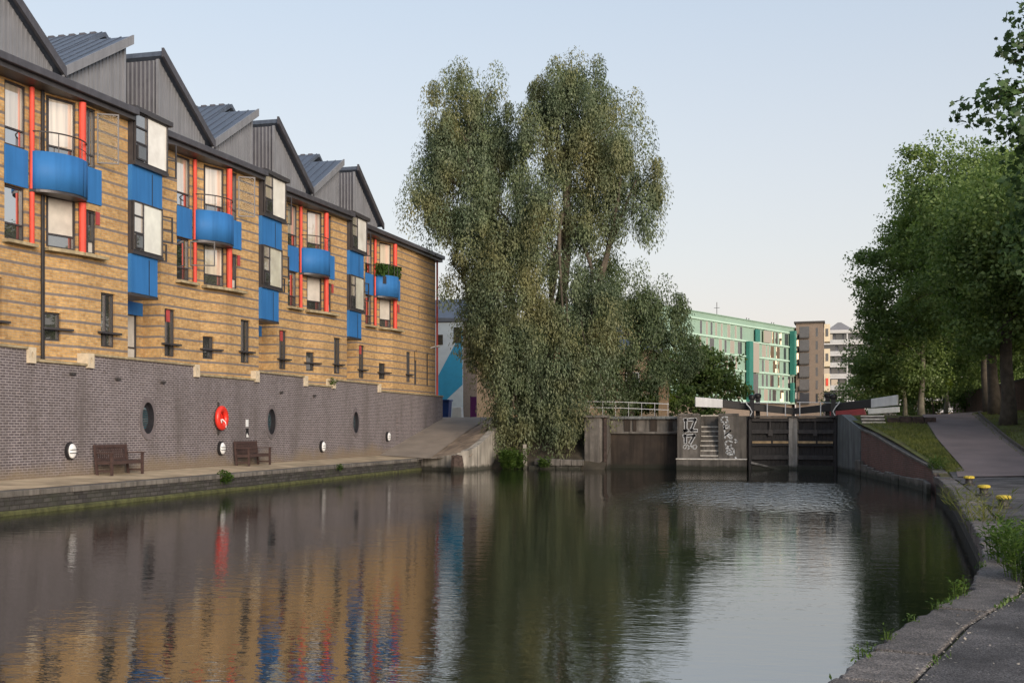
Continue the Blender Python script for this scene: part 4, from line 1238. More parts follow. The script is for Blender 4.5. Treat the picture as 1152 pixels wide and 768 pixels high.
# painted tags on the pier face
def stroke(mb, pts, wdt, y, closed=False):
    P = [Vector(p) for p in pts]
    if closed: P.append(P[0])
    for a, b in zip(P, P[1:]):
        d = b - a
        if d.length < 1e-4: continue
        d.normalize(); n = Vector((-d.y, d.x)) * wdt / 2; e = d * wdt * .32
        q = [a - e - n, b + e - n, b + e + n, a - e + n]
        mb.quad(*[(p.x, y, p.y) for p in q])
def gz(zx, zy): return (XI0 + (zx / 9.04 - 7) * .0442, 2.77 - (zy / 9.04 - 11) * .0446)
SEVENS = [[(135, 155), (150, 150), (150, 262), (132, 268), (170, 262)], [(180, 152), (250, 150), (205, 262)],
          [(200, 262), (262, 262)], [(128, 318), (146, 312), (146, 388)], [(172, 318), (240, 312), (196, 388)]]
SCRIB = [[(125, 420), (150, 408), (160, 430), (140, 452), (124, 440), (128, 418)], [(168, 410), (192, 440), (172, 455)], [(178, 440), (206, 410), (212, 440)],
         [(220, 420), (248, 408), (266, 425), (250, 452), (226, 448), (222, 422)]]
TAGR = [[(575, 128), (540, 120), (512, 140), (515, 170), (545, 182), (580, 175), (570, 150)], [(540, 195), (548, 250), (535, 215), (585, 205), (592, 235), (556, 240)],
        [(545, 262), (552, 312), (610, 262), (570, 292), (625, 320), (612, 350), (560, 300), (550, 340)],
        [(625, 380), (580, 365), (552, 385), (560, 420), (600, 428), (615, 408)],
        [(560, 445), (600, 430), (640, 455), (640, 500), (590, 508), (562, 485), (580, 455), (615, 465), (610, 490), (588, 485)], [(650, 352), (672, 370), (652, 384)], [(655, 535), (665, 552)]]
m = MB()
for s in SEVENS: stroke(m, [gz(*p) for p in s], .17, YI - .004)
for s in SCRIB: stroke(m, [gz(*p) for p in s], .045, YI - .004)
m.build('graffiti_outline', 'graffiti_paint', t)
m = MB()
for s in TAGR: stroke(m, [gz(*p) for p in s], .075, YI - .004)
m.build('graffiti_tag', 'graffiti_paint', t)
m = MB()
for s in SEVENS: stroke(m, [gz(*p) for p in s], .085, YI - .008)
m.build('graffiti_black', 'black_paint', t)

# weir chamber and its left pier
t = thing('weir_pier', (-10.2, 57.6, -1), 'weathered concrete pier at the left end of the weir, half under the willow', 'pier')
MB().prism([(-10.75, 57.7), (-9.95, 57.55), (-9.63, 58.0), (-9.63, 82), (-10.75, 82)], -1.2, 2.62, 'z').build('pier_body', 'concrete_dark', t)
MB().box(-10.8, -9.58, 57.5, 58.6, 2.625, 2.74).build('coping_stone', 'concrete_dark', t, bevel=.02)
MB().box(-9.75, -9.60, 57.62, 57.80, -.6, 2.60).build('rubbing_post', 'stump', t)
t = thing('weir', (-7.8, 59, -1), 'dark brown weir wall of the disused chamber with stained concrete beam on top', 'weir')
MB().box(-9.63, XI0 + .0, 59.2, 59.6, -1.2, 1.78).build('weir_face', 'weir_rust', t)
MB().box(-9.63, XI0, 59.05, 59.65, 1.783, 1.9).build('weir_ledge', 'concrete_dark', t, bevel=.02)
MB().box(-9.63, XI0, 59.15, 59.75, 1.903, 2.55).build('weir_beam', 'concrete_dark', t)
for x, wd in ((-8.9, .3), (-8.45, .18), (-7.55, .35), (-6.6, .2)):
    MB().box(x, x + wd, 59.08, 59.147, 1.905, 2.545).build('weir_stop', 'weir_rust', t)
x = -9.62
while x < XI0 - .1:
    L = min(.72, XI0 - x)
    MB().box(x + .006, x + L - .006, 58.95, 59.9, 2.553, 2.70).build('coping_stone', 'concrete_grey', t, bevel=.02); x += L

# lock gates
def gate(side, label):
    heel, mit, yh, ym = (-2.55, -.34, 58.75, 59.35) if side < 0 else (1.80, -.34, 58.75, 59.35)
    t = thing('lock_gate', ((heel + mit) / 2, 59, -1), label, 'lock gate')
    a, b = (Vector((heel, yh)), Vector((mit - .012 * (-1 if side < 0 else 1) * -1, ym)))
    if side > 0: a, b = b, a          # keep the outside (camera side) on the right of a->b
    L = (b - a).length
    A = (a.x, a.y); B = (b.x, b.y)
    def seg_(t0, t1, z0, z1, n0, n1, nm, mt, bv=0.012):
        m = MB(); m.obox(along(A, B, t0), along(A, B, t1), z0, z1, n0, n1); return m.build(nm, mt, t, bevel=bv)
    pw = .24
    # posts
    if side < 0: seg_(.005, .16, -.9, 2.6, -.16, .12, 'heel_post', 'gate_dark'); seg_(L - pw, L - .006, -.9, 2.62, -.16, .14, 'mitre_post', 'pale_wood'); i0, i1 = .162, L - pw - .002
    else: seg_(L - .16, L - .005, -.9, 2.6, -.16, .12, 'heel_post', 'gate_dark'); seg_(.006, pw, -.9, 2.62, -.16, .14, 'mitre_post', 'pale_wood'); i0, i1 = pw + .002, L - .162
    # upright planks
    n = 9
    for k in range(n):
        seg_(i0 + (i1 - i0) * k / n + .004, i0 + (i1 - i0) * (k + 1) / n - .004, -.9, 2.48, -.14, -.08 + .01 * random.random(), 'plank', 'gate_dark', .0)
    # rails
    for z, h, mt, pr in ((2.42, .18, 'gate_rail', .12), (1.80, .20, 'gate_rail', .12), (1.18, .20, 'gate_dark', .11), (.50, .22, 'gate_rail', .12), (-.05, .26, 'gate_rail', .12)):
        seg_(i0, i1, z, z + h, -.078, pr, 'rail', mt)
    seg_(i0 + .02, i0 + (i1 - i0) * .52, 1.31, 1.43, .113, .15, 'worn_board', 'tan_wood'); seg_(i0 + (i1 - i0) * .57, i1 - .02, 1.31, 1.43, .113, .15, 'worn_board', 'tan_wood')
    if side < 0:
        m = MB(); m.beam((heel + .15, yh - .16, .35), (mit - .6, ym - .25, -.02), .07, .10); m.build('brace', 'pale_wood', t)
    m = MB(); tc = (i0 + i1) / 2; m.obox(along(A, B, tc - .11), along(A, B, tc + .11), 1.70, 2.0, .122, .16); m.obox(along(A, B, tc - .03), along(A, B, tc + .03), 2.0, 2.42, .122, .15); m.build('paddle_plate', 'iron', t)
    # walkway board on top
    seg_(0.0, L - .0, 2.625, 2.70, -.2, .26, 'walkway', 'concrete_dark')
    # balance beam, white outer end
    if side < 0: s0, s1, e = Vector((-.28, 59.62, 2.93)), Vector((-3.84, 58.95, 3.33)), Vector((-5.2, 58.7, 3.42))
    else: s0, s1, e = Vector((-.40, 59.62, 2.93)), Vector((3.42, 58.95, 3.30)), Vector((4.66, 58.7, 3.46))
    def taper(p, q, h0, h1, wd, nm, mt):
        d = (q - p).normalized(); sd = d.cross(Vector((0, 0, 1))).normalized() * wd / 2; up = Vector((0, 0, 1)); pts = []
        for c, h in ((p, h0), (q, h1)):
            for i, j in ((-1, -1), (1, -1), (1, 1), (-1, 1)): pts.append(tuple(c + sd * i + up * (j * h / 2)))
        MB().add(pts, [(0, 1, 2, 3), (7, 6, 5, 4), (0, 4, 5, 1), (1, 5, 6, 2), (2, 6, 7, 3), (3, 7, 4, 0)]).build(nm, mt, t, bevel=.02)
    taper(s0, s1, .32, .42, .32, 'balance_beam', 'black_paint'); taper(s1 + (e - s1) * .004, e, .44, .50, .34, 'beam_end', 'white_paint')
    # paddle gear
    for x, y, zt in ((heel - .2 * side * -1 * -1, 58.55, 3.75), (heel + .45 * (1 if side > 0 else -1) * -1, 59.75, 3.85)):
        m = MB(); m.box(x - .11, x + .11, y - .11, y + .11, 2.6, zt - .22); m.lathe([(.15, 0), (.17, .05), (.17, .18), (.10, .24)], (x, y, zt - .225), 12); m.build('paddle_post', 'black_paint', t)
    # white hand rail with bent stanchions
    x0, x1 = (heel - .35, -.55) if side < 0 else (-.15, heel + .35)
    m = MB(); m.tube([(x0, 58.72, 3.38), (x1, 59.2, 3.34)], .018, 6)
    for fr in ((.55, .93) if side < 0 else (.06, .50)):
        x = x0 + (x1 - x0) * fr; y = 58.72 + .48 * fr; m.tube([(x, y, 2.70), (x, y, 3.37)], .026, 6)
    bx = heel + .12 * (-1 if side < 0 else 1) * -1
    sg = 1 if side > 0 else -1
    m.tube([(bx, 58.45, 2.7), (bx - sg * .10, 58.45, 2.9), (bx + sg * .02, 58.45, 3.12), (bx + sg * .16, 58.45, 3.28), (bx + sg * .22, 58.45, 3.4)], .028, 6)
    m.build('hand_rail', 'white_enamel', t)
gate(-1, 'left dark timber lock gate with white-ended balance beam over the graffiti pier')
gate(1, 'right dark timber lock gate with white-ended balance beam reaching the grass bank')

# far gate's beam ends show behind
t = MB(); t.beam((3.9, 70, 3.05), (5.6, 69.6, 3.16), .3, .32); tag(t.build('balance_beam', 'white_paint', bevel=.02), 'far white balance beam end seen behind the right gate beam', 'beam')
t = thing('narrowboat', (2.2, 78, 2.0), 'low dark red boat roof just visible behind the right balance beam', 'boat')
m = MB(); m.prism([(1.2, 2.0), (4.4, 2.0), (4.6, 2.75), (1.0, 2.75)], 74, 84, 'y'); m.build('hull', 'hull_black', t)
m = MB(); m.prism([(1.5, 2.752), (4.1, 2.752), (3.9, 3.42), (1.7, 3.42)], 74.6, 82, 'y'); m.build('cabin', 'boat_red', t, bevel=.05)

# right wing wall: grey concrete, then red brick with a sloping top over rough stone footing
t = thing('wing_wall', (2.3, 56, -1), 'grey concrete wing wall curving forward from the right lock gate', 'wall')
def strip_wall(pts, zb, thick, mt, nm, t, uvm=False):
    w = MB(); u = 0.0
    for (x0, y0, z0), (x1, y1, z1) in zip(pts, pts[1:]):
        d = Vector((x1 - x0, y1 - y0)).normalized(); nn = Vector((d.y, -d.x)) * -thick
        L = math.hypot(x1 - x0, y1 - y0)
        A = [(x0, y0), (x1, y1), (x1 + nn.x, y1 + nn.y), (x0 + nn.x, y0 + nn.y)]; zz = [z0, z1, z1, z0]
        p = [(a[0], a[1], zb) for a in A] + [(a[0], a[1], q) for a, q in zip(A, zz)]
        w.add(p, [(4, 5, 6, 7), (0, 1, 5, 4), (2, 3, 7, 6), (1, 2, 6, 5), (3, 0, 4, 7)],
              [[(u, z0), (u + L, z1), (u + L, z1 + thick), (u, z0 + thick)], [(u, zb), (u + L, zb), (u + L, z1), (u, z0)], [(u + L, zb), (u, zb), (u, z0), (u + L, z1)],
               [(u, zb), (u + thick, zb), (u + thick, z1), (u, z1)], [(u, zb), (u + thick, zb), (u + thick, z0), (u, z0)]])
        u += L
    return w.build(nm, mt, t)
W1 = [(1.80, 82, 2.74), (1.80, 58.3, 2.74), (1.95, 57.2, 2.74), (2.15, 56.0, 2.52), (2.4, 54.8, 2.28), (2.62, 53.6, 2.06)]
strip_wall(W1, -1.0, .45, 'concrete_grey', 'wall_face', t)
t = thing('brick_wing_wall', (3.5, 47, -1), 'low red brick bank wall with sloping top, right of the lock gates', 'wall')
W2 = [(2.63, 53.55, 1.98), (2.95, 51.0, 1.80), (3.45, 47.0, 1.36), (3.9, 43, .98), (4.2, 40, .74), (4.12, 38.3, .60)]
strip_wall([(x + .04, y, z) for x, y, z in W2], -1.0, .32, 'red_brick', 'brick_face', t)
FT = [(2.60, 53.9, .62), (2.9, 51.0, .42), (3.4, 47.0, .36), (3.85, 43, .34), (4.15, 40, .36), (4.08, 38.3, .42)]
k = 0
for (x0, y0, z0), (x1, y1, z1) in zip(FT, FT[1:]):
    n = max(1, int((y0 - y1) / 1.15))
    for i in range(n):
        f0, f1 = i / n, (i + 1) / n - .012
        m = MB(); dz = random.uniform(-.08, .06); ox = random.uniform(-.04, .03)
        m.obox((x0 + (x1 - x0) * f0 - .06, y0 + (y1 - y0) * f0), (x0 + (x1 - x0) * f1 - .06, y0 + (y1 - y0) * f1), -.9, z0 + (z1 - z0) * f0 + dz, -.02 , .12 + ox)
        m.build('footing_stone', 'concrete_dark', t, bevel=.03)
# coping of the brick wall
for (x0, y0, z0), (x1, y1, z1) in zip(W2, W2[1:]):
    MB().beam((x0 + .2, y0 - .01, z0 + .04), (x1 + .2, y1 + .01, z1 + .04), .42, .075).build('coping_run', 'concrete_dark', t)
# small steps and dark stone edging behind the wing wall
t = thing('lock_steps', (3.1, 54.6, 2.0), 'short flight of pale-edged steps behind the grey wing wall', 'steps')
for k in range(3):
    y = 54.0 + .55 * k; z = 2.36 + .15 * k
    s = MB().box(2.75, 3.75, y, y + .6, z - .5, z - .04).build('step', 'concrete_dark', t)
    MB().box(2.74, 3.76, y - .02, y + .56, z - .038, z + .01).build('tread', 'tread_edge', s)
t = thing('stone_edging', (4.5, 54.3, 2.0), 'long low edging of dark rough stones across the top of the grass', 'edging')
x = 3.85
while x < 5.6:
    L = random.uniform(.35, .6)
    MB().box(x, x + L - .02, 54.2 + random.uniform(-.05, .05), 54.75, 2.1, 2.60 + random.uniform(-.06, .05)).build('stone', 'stump', t, bevel=.05); x += L

# railing on the left of the weir
t = thing('railing', (-8.6, 60.6, 2.7), 'white two-bar metal railing above the weir', 'railing')
for z in (3.12, 3.44):
    MB().tube([(-11.2, 60.6, z + .08), (-9.3, 60.6, z + .04), (-6.75, 60.6, z - .08)], .017, 6).build('rail', 'white_enamel', t)
for k in range(7):
    x = -11.0 + k * .7
    MB().tube([(x, 60.6, 2.60), (x, 60.6, 3.44)], .010, 6).build('post', 'white_enamel', t)
t = thing('brick_pier', (-6.9, 66, 2.6), 'orange brick pier behind the weir railing', 'pier')
w = MB(); PX0, PX1 = -7.95, -7.4
wall_panel(w, (PX0, 66.0), (PX1, 66.0), 2.5, 4.9, uv0=0); wall_panel(w, (PX1, 66), (PX1, 66.5), 2.5, 4.9); wall_panel(w, (PX1, 66.5), (PX0, 66.5), 2.5, 4.9); wall_panel(w, (PX0, 66.5), (PX0, 66), 2.5, 4.9)
w.build('brick_face', 'far_brick', t)
MB().box(PX0 - .05, PX1 + .05, 65.95, 66.55, 4.9, 5.0).build('cap', 'coping_sand', t)

# bollards on the right bank
for i, (x, y, lb) in enumerate(((4.45, 33.0, 'farthest of three yellow-capped mooring bollards'), (4.08, 27.9, 'middle one of three yellow-capped mooring bollards'), (3.82, 23.7, 'nearest of three yellow-capped mooring bollards'))):
    z = .553
    t = thing('mooring_bollard', (x, y, z), lb, 'bollard', 'yellow-capped mooring bollards')
    MB().lathe([(.16, 0), (.16, .03), (.10, .05), (.09, .12), (.10, .17)], (x, y, z), 16).build('stem', 'iron', t, smooth=False)
    MB().lathe([(.10, .17), (.135, .175), (.145, .19), (.14, .225), (.105, .245), (.02, .25)], (x, y, z), 18).build('cap', 'yellow_paint', t)
# ------------------------------------------------------------------ buildings beyond
def box_building(t, quad, z0, z1, mt, nm='wall'):
    """quad: plan corners a,b,c,d with outside on the right of each side"""
    w = MB(); u = 0
    for a, b in zip(quad, quad[1:] + quad[:1]):
        wall_panel(w, a, b, z0, z1, uv0=u); u += math.hypot(b[0] - a[0], b[1] - a[1])
    w.poly([(p[0], p[1], z1) for p in quad], [(p[0], p[1]) for p in quad])
    return w.build(nm, mt, t)

# aqua block: long face running away to the right
GA, GB = (-25.0, 173.2), (-.3, 231.0)
gl = math.hypot(GB[0] - GA[0], GB[1] - GA[1]); gd = ((GB[0] - GA[0]) / gl, (GB[1] - GA[1]) / gl); gn = (gd[1], -gd[0])
def gp(s, n=0.0): return (GA[0] + gd[0] * s + gn[0] * n, GA[1] + gd[1] * s + gn[1] * n)
t = thing('aqua_building', (gp(gl / 2)[0], gp(gl / 2)[1], 2.6), 'aqua green six-storey block with pale floor bands and narrow tall windows', 'building')
back = 16.0
G0 = 6.7; FLH = 2.72; GTOP = 21.5
box_building(t, [gp(0), gp(gl), gp(gl, -back), gp(0, -back)], G0, GTOP, 'aqua_render')
box_building(t, [gp(.3, -.6), gp(gl - .3, -.6), gp(gl - .3, -back), gp(.3, -back)], 2.5, G0 - .01, 'brown_brick', 'podium')
for k in range(6):
    z = G0 + .0 + FLH * k
    m = MB(); m.obox(gp(0), gp(gl), z - (.0 if k else -.0), z + (.42 if k == 0 else .24), .02, .30); m.build('floor_band', 'aqua_light', t)
rg = random.Random(11)
src = {}
def far_pane(s, z, wd, h, mt, par, n=.05):
    m = MB(); a, b = gp(s), gp(s + wd)
    m.obox(a, b, z, z + h, .012, n); o = m.build('window', 'aqua_light' if mt != 'teal_panel' else mt, par)
    if mt != 'teal_panel':
        a, b = gp(s + .07), gp(s + wd - .07)
        k = MB(); tl = rg.uniform(-.012, .012)
        k.quad((a[0] + gn[0] * (n + .01), a[1] + gn[1] * (n + .01), z + .07), (b[0] + gn[0] * (n + .01 + tl), b[1] + gn[1] * (n + .01 + tl), z + .07),
               (b[0] + gn[0] * (n + .012 + tl), b[1] + gn[1] * (n + .012 + tl), z + h - .07), (a[0] + gn[0] * (n + .012), a[1] + gn[1] * (n + .012), z + h - .07))
        k.build('pane', mt, o)
for k in range(5):
    z = G0 + FLH * k + .3
    s = 21.0 + rg.uniform(0, 1)
    while s < gl - 3:
        wd = rg.choice([.9, 1.0, 1.3, 1.8]); mt = rg.choice(['pane_far'] * (4 if k > 1 else 1) + ['pane_far_dark'] * 3 + (['teal_panel'] if k in (4, 2) else []))
        if not (38.2 < s + wd and s < 44.5): far_pane(s, z, wd, FLH - .36, mt, t)
        s += wd + rg.choice([.45, .8, 1.2, 1.6])
# teal fins and projecting boxes
def fin(s0, s1, z0, z1, n, nm, mt):
    m = MB(); m.obox(gp(s0), gp(s1), z0, z1, .31, n); return m.build(nm, mt, t)
fb = fin(39.0, 40.6, G0 + .1, G0 + FLH * 4 + .1, .95, 'teal_fin', 'teal_panel')
fin(40.7, 43.6, G0 + FLH * 2, G0 + FLH * 4, .7, 'bay_box', 'pane_far'); fin(40.7, 43.6, G0 + .4, G0 + FLH * 2 - .2, .5, 'bay_box', 'pane_far_dark')
fin(42.6, 44.4, G0 + FLH * 4 + .3, GTOP - 1.4, .5, 'teal_fin', 'teal_panel'); fin(46.0, 49.2, G0 + FLH * 4 + .3, GTOP - 1.4, .5, 'bay_box', 'pane_far')
fin(58.0, 59.0, G0 + FLH * 2 + .2, GTOP - .7, 1.3, 'teal_fin', 'teal_panel')
for k in (2, 3, 4): fin(59.3, gl - .3, G0 + FLH * k + .35, G0 + FLH * (k + 1) - .15, 1.1, 'bay_box', 'pane_far')
fin(58.2, 59.0, G0 + .3, G0 + FLH * 1.5, .9, 'teal_fin', 'teal_panel'); fin(59.2, gl - .2, G0 + .5, G0 + FLH - .2, .9, 'bay_box', 'pane_far_dark')
m = MB(); m.obox(gp(-.1), gp(gl + .1), GTOP, GTOP + .15, -back, .2); m.build('parapet', 'aqua_render', t)
m = MB(); p = gp(36, -4); m.tube([(p[0], p[1], GTOP), (p[0], p[1], GTOP + 3.2)], .06, 6); m.tube([(p[0] - .5, p[1], GTOP + 2.2), (p[0] + .5, p[1], GTOP + 2.2)], .04, 6); m.build('aerial', 'iron', t)
m = MB()
for s in (46, 47, 57, 58):
    p = gp(s, -3); m.tube([(p[0], p[1], GTOP), (p[0], p[1], GTOP + 1.1)], .08, 6)
m.build('flue', 'iron', t)

# brown brick tower closing the aqua block
def bp(s, n): return gp(gl + s, n)
t = thing('brown_building', (bp(2, 0)[0], bp(2, 0)[1], 2.6), 'narrow brown brick tower block with recessed balconies right of the aqua block', 'building')
c0 = (-.75, 228.6)
def cp(a, b): return (c0[0] + a, c0[1] + b)                 # a: to the right, b: away
Q = [cp(0, 0), cp(5.1, -.6), cp(5.5, 12), cp(.6, 12)]
box_building(t, Q, 2.5, 22.4, 'brown_brick')
m = MB(); m.prism([(x * 1.0, y) for x, y in [cp(-.4, -.4), cp(5.4, -1.0), cp(5.8, 12.3), cp(.3, 12.3)]], 22.4, 22.75, 'z'); m.build('roof_edge', 'iron', t)
for k in range(6):
    z = 6.8 + 2.55 * k
    a, b = cp(.7, -.075), cp(2.5, -.268)
    o = MB().obox(a, b, z, z + 2.2, .02, .06).build('balcony_recess', 'pane_far_dark', t)
    MB().obox(a, b, z - .15, z + .12, .06, .55).build('balcony_slab', 'iron', o)
    MB().obox(a, b, z + .13, z + 1.0, .5, .54).build('balcony_glass', 'pane_far_dark', o)
    a, b = cp(3.7, -.396), cp(4.1, -.439)
    MB().obox(a, b, z + .2, z + 1.9, .015, .05).build('window', 'pane_far_dark', t)
for k in range(3):
    z = 9.2 + 4.8 * k
    MB().prism([cp(5.3, .3), cp(6.4, .1), cp(6.5, 5), cp(5.4, 5)], z, z + 3.4, 'z').build('cream_box', 'cream_render', t)
    MB().box(cp(5.6, 0)[0], cp(6.1, 0)[0], cp(0, .16)[1], cp(0, .235)[1], z + 1.0, z + 2.5).build('window', 'red_paint' if k == 0 else 'pane_far_dark', t)

# white balcony block
t = thing('balcony_block', (16, 285, 2.6), 'distant grey apartment block with stacked white balcony slabs', 'building')
AX, BX, YB = 5.2, 36.0, 285.0
box_building(t, [(AX, YB), (BX, YB), (BX, YB + 14), (AX, YB + 14)], 2.5, 25.5, 'block_grey')
nb = 9; fl = 2.72
for k in range(9):
    z = 3.2 + fl * k
    x1 = BX if k < 3 else (AX + 21 if k < 5 else AX + 18)
    MB().box(AX - .3, x1, YB - 1.6, YB - .02, z - .22, z + .18).build('balcony_slab', 'balcony_white', t)
    if k < 8: MB().box(AX - .3, x1, YB - 1.62, YB - 1.56, z + .2, z + .95).build('balcony_front', 'balcony_white' if k < 2 else 'balcony_glazing', t)
    x = AX + .2
    while x < x1 - 1.5 and k < 8:
        mt = rg.choice(['pane_far', 'pane_far_dark', 'pane_far_dark', 'pane_far_dark'])
        wd = rg.choice([1.5, 2.2, 2.8])
        MB().box(x, x + wd, YB - .08, YB - .015, z + .25, z + fl - .35).build('window', mt, t); x += wd + rg.choice([.4, .7])
for x in (AX - .25, AX + 5.6, AX + 11.4, AX + 17.6):
    MB().box(x, x + .3, YB - 1.7, YB - 1.62, 3.0, 24.6).build('balcony_post', 'balcony_white', t)
for x in (AX + 1.0, AX + 8.5, AX + 15.5):
    m = MB(); m.prism([(x, 25.5), (x + 6.4, 25.5), (x + 3.4, 27.4), (x + 2.6, 27.4)], YB - .5, YB + 12, 'y'); m.build('roof', 'zinc_roof', t)
m = MB(); m.box(AX - .4, BX, YB - 1.7, YB + .3, 25.0, 25.5); m.build('roof_edge', 'balcony_white', t)

# painted white and blue end wall beyond the ramp
t = thing('painted_house', (-25, 78, 2.6), 'white rendered house end with a broad blue diagonal stripe beyond the ramp', 'building')
HX0, HX1, HY = -27.5, -22.75, 76.0
box_building(t, [(HX0, HY), (HX1, HY), (HX1, HY + 3.5), (HX0, HY + 3.5)], 2.5, 9.5, 'brown_brick')
MB().box(HX0, HX1, HY - .10, HY - .004, 2.6, 9.45).build('rendered_front', 'mural_white', t)
HY -= .10
def dia(pts, mt, nm, e): m = MB(); m.poly([(x, HY - e, z) for x, z in pts]); m.build(nm, mt, t)
dia([(-24.62, 4.3), (-24.62, 5.6), (-22.76, 8.9), (-22.76, 6.6)], 'mural_blue', 'blue_stripe', .004)
dia([(-24.62, 4.3), (-22.76, 6.6), (-22.76, 5.1), (-24.0, 4.0)], 'mural_blue', 'blue_stripe', .005)
m = MB(); m.box(-23.4, -22.85, HY - .03, HY - .006, 8.0, 9.1); m.build('window', 'pane_dark', t)
m = MB(); m.box(-24.6, -24.2, HY - .03, HY - .006, 7.9, 8.6); m.build('window', 'pane_dark', t)
m = MB(); m.prism([(HX0 - .2, 9.5), (HX1 + .2, 9.5), (HX1 + .2, 9.7), (HX0 - .2, 9.9)], HY - .1, HY + 3.7, 'y'); m.build('roof', 'zinc_roof', t)
t = thing('brick_house', (-28, 92, 2.6), 'yellow brick house with slate roof behind the white and blue wall', 'building')
box_building(t, [(-36, 88), (-25.2, 88), (-25.2, 97), (-36, 97)], 2.5, 10.7, 'far_brick')
m = MB(); m.prism([(87.6, 10.7), (92.5, 13.0), (97.4, 10.7)], -36.3, -24.9, 'x'); m.build('roof', 'roof_slate', t)
t = thing('chimney_house', (-17, 104, 2.6), 'brick house with a red chimney glimpsed through the willow', 'building')
box_building(t, [(-27, 100), (-13, 100), (-13, 110), (-27, 110)], 2.5, 9.0, 'far_brick')
m = MB(); m.prism([(99.6, 9.0), (105, 11.6), (110.4, 9.0)], -27.3, -12.7, 'x'); m.build('roof', 'roof_slate', t)
m = MB(); m.box(-22.4, -21.6, 104.4, 105.4, 11.2, 14.2); m.build('chimney', 'red_brick', t)
for x in (-25, -21.5, -18, -14.9):
    m = MB(); m.box(x, x + 1.2, 99.93, 99.98, 5.0, 7.0); o = m.build('window', 'white_paint', t)
    m = MB(); m.box(x + .1, x + 1.1, 99.905, 99.928, 5.1, 6.9); m.build('pane', 'pane_far_dark', o)

# bin, stone block and purple post at the head of the ramp
t = thing('wheelie_bin', (-22.7, 71.5, 2.72), 'dark blue bin at the foot of the painted wall', 'bin')
m = MB(); m.prism([(-23.1, 2.75), (-22.35, 2.75), (-22.28, 3.85), (-23.17, 3.85)], 71.2, 71.9, 'y'); m.build('bin_body', 'bin_blue', t, bevel=.03)
m = MB(); m.prism([(-23.22, 3.853), (-22.23, 3.853), (-22.25, 3.95), (-23.2, 3.98)], 71.1, 72.0, 'y'); m.build('bin_lid', 'bin_blue', t, bevel=.02)
t = MB(); t.prism([(-22.05, 2.7), (-21.35, 2.7), (-21.4, 3.45), (-21.95, 3.45)], 71.0, 71.5, 'y'); tag(t.build('stone_block', 'white_paint', bevel=.03), 'pale stone block beside the blue bin', 'block')
t = thing('banner_post', (-20.4, 70.5, 2.72), 'narrow purple board standing at the willow edge', 'board')
m = MB(); m.box(-20.6, -20.2, 70.4, 70.5, 2.8, 4.1); m.build('board', 'purple_cloth', t)
m = MB(); m.box(-20.63, -20.57, 70.5, 70.56, 2.6, 4.15); m.build('post', 'iron', t)

# boundary wall behind the right-hand trees
t = thing('boundary_wall', (13, 60, 2.6), 'old red brick boundary wall behind the trees on the right bank', 'wall')
w = MB(); wall_panel(w, (13.2, 108), (13.2, 26), .5, 5.0); w.build('brick_face', 'red_brick', t)
m = MB(); m.box(13.15, 13.5, 26, 108, 5.0, 5.1); m.build('coping_run', 'concrete_dark', t)
# ------------------------------------------------------------------ trees and plants
def leaf_mesh(name, mat, C, D, Nrm, Ln, Wd, parent, shape='diamond', kind=None):
    """many leaves as one mesh: C centres, D along, Nrm face normals, Ln length, Wd width (numpy arrays)"""
    n = len(C)
    D = D / np.maximum(np.linalg.norm(D, axis=1, keepdims=True), 1e-6)
    S = np.cross(D, Nrm); S = S / np.maximum(np.linalg.norm(S, axis=1, keepdims=True), 1e-6)
    U = np.cross(S, D)
    if shape == 'diamond':
        T = np.array([(0, -.5, 0), (.5, -.05, .06), (0, .5, 0), (-.5, -.05, .06)]); F = np.array([(0, 1, 2, 3)])
    elif shape == 'maple':
        a = [(-.02, -.5), (.20, -.30), (.50, -.20), (.34, .02), (.46, .26), (.20, .22), (0, .52), (-.20, .22), (-.46, .26), (-.34, .02), (-.50, -.20), (-.20, -.30)]
        T = np.array([(x, y, .10 * abs(x) - .08 * abs(y)) for x, y in a]); F = np.array([tuple(range(12))])
    else:
        T = np.array([(-.5, -.5, 0), (.5, -.5, 0), (0, .5, .1)]); F = np.array([(0, 1, 2)])
    k = len(T)
    V = C[:, None, :] + S[:, None, :] * (T[None, :, 0:1] * Wd[:, None, None]) + D[:, None, :] * (T[None, :, 1:2] * Ln[:, None, None]) + U[:, None, :] * (T[None, :, 2:3] * Ln[:, None, None])
    V = V.reshape(-1, 3)
    org = Vector((float(V[:, 0].mean()), float(V[:, 1].mean()), float(V[:, 2].min())))
    V = V - np.array(org)[None, :]
    Fi = (F[None, :, :] + (np.arange(n) * k)[:, None, None]).reshape(-1)
    me = bpy.data.meshes.new(name)
    nf = n * len(F); kk = F.shape[1]
    me.vertices.add(len(V)); me.vertices.foreach_set('co', V.astype(np.float32).ravel())
    me.loops.add(len(Fi)); me.loops.foreach_set('vertex_index', Fi.astype(np.int32))
    me.polygons.add(nf); me.polygons.foreach_set('loop_start', (np.arange(nf) * kk).astype(np.int32))
    me.update(calc_edges=True); me.validate()
    me.materials.append(MATS[mat])
    o = bpy.data.objects.new(name, me); COL.objects.link(o); WORG[o.name] = org
    if parent is not None: o.parent = parent; o.location = org - WORG[parent.name]
    else: o.location = org
    if kind: o['kind'] = kind
    return o

def unit(n, r):
    v = r.normal(size=(n, 3)); return v / np.linalg.norm(v, axis=1, keepdims=True)

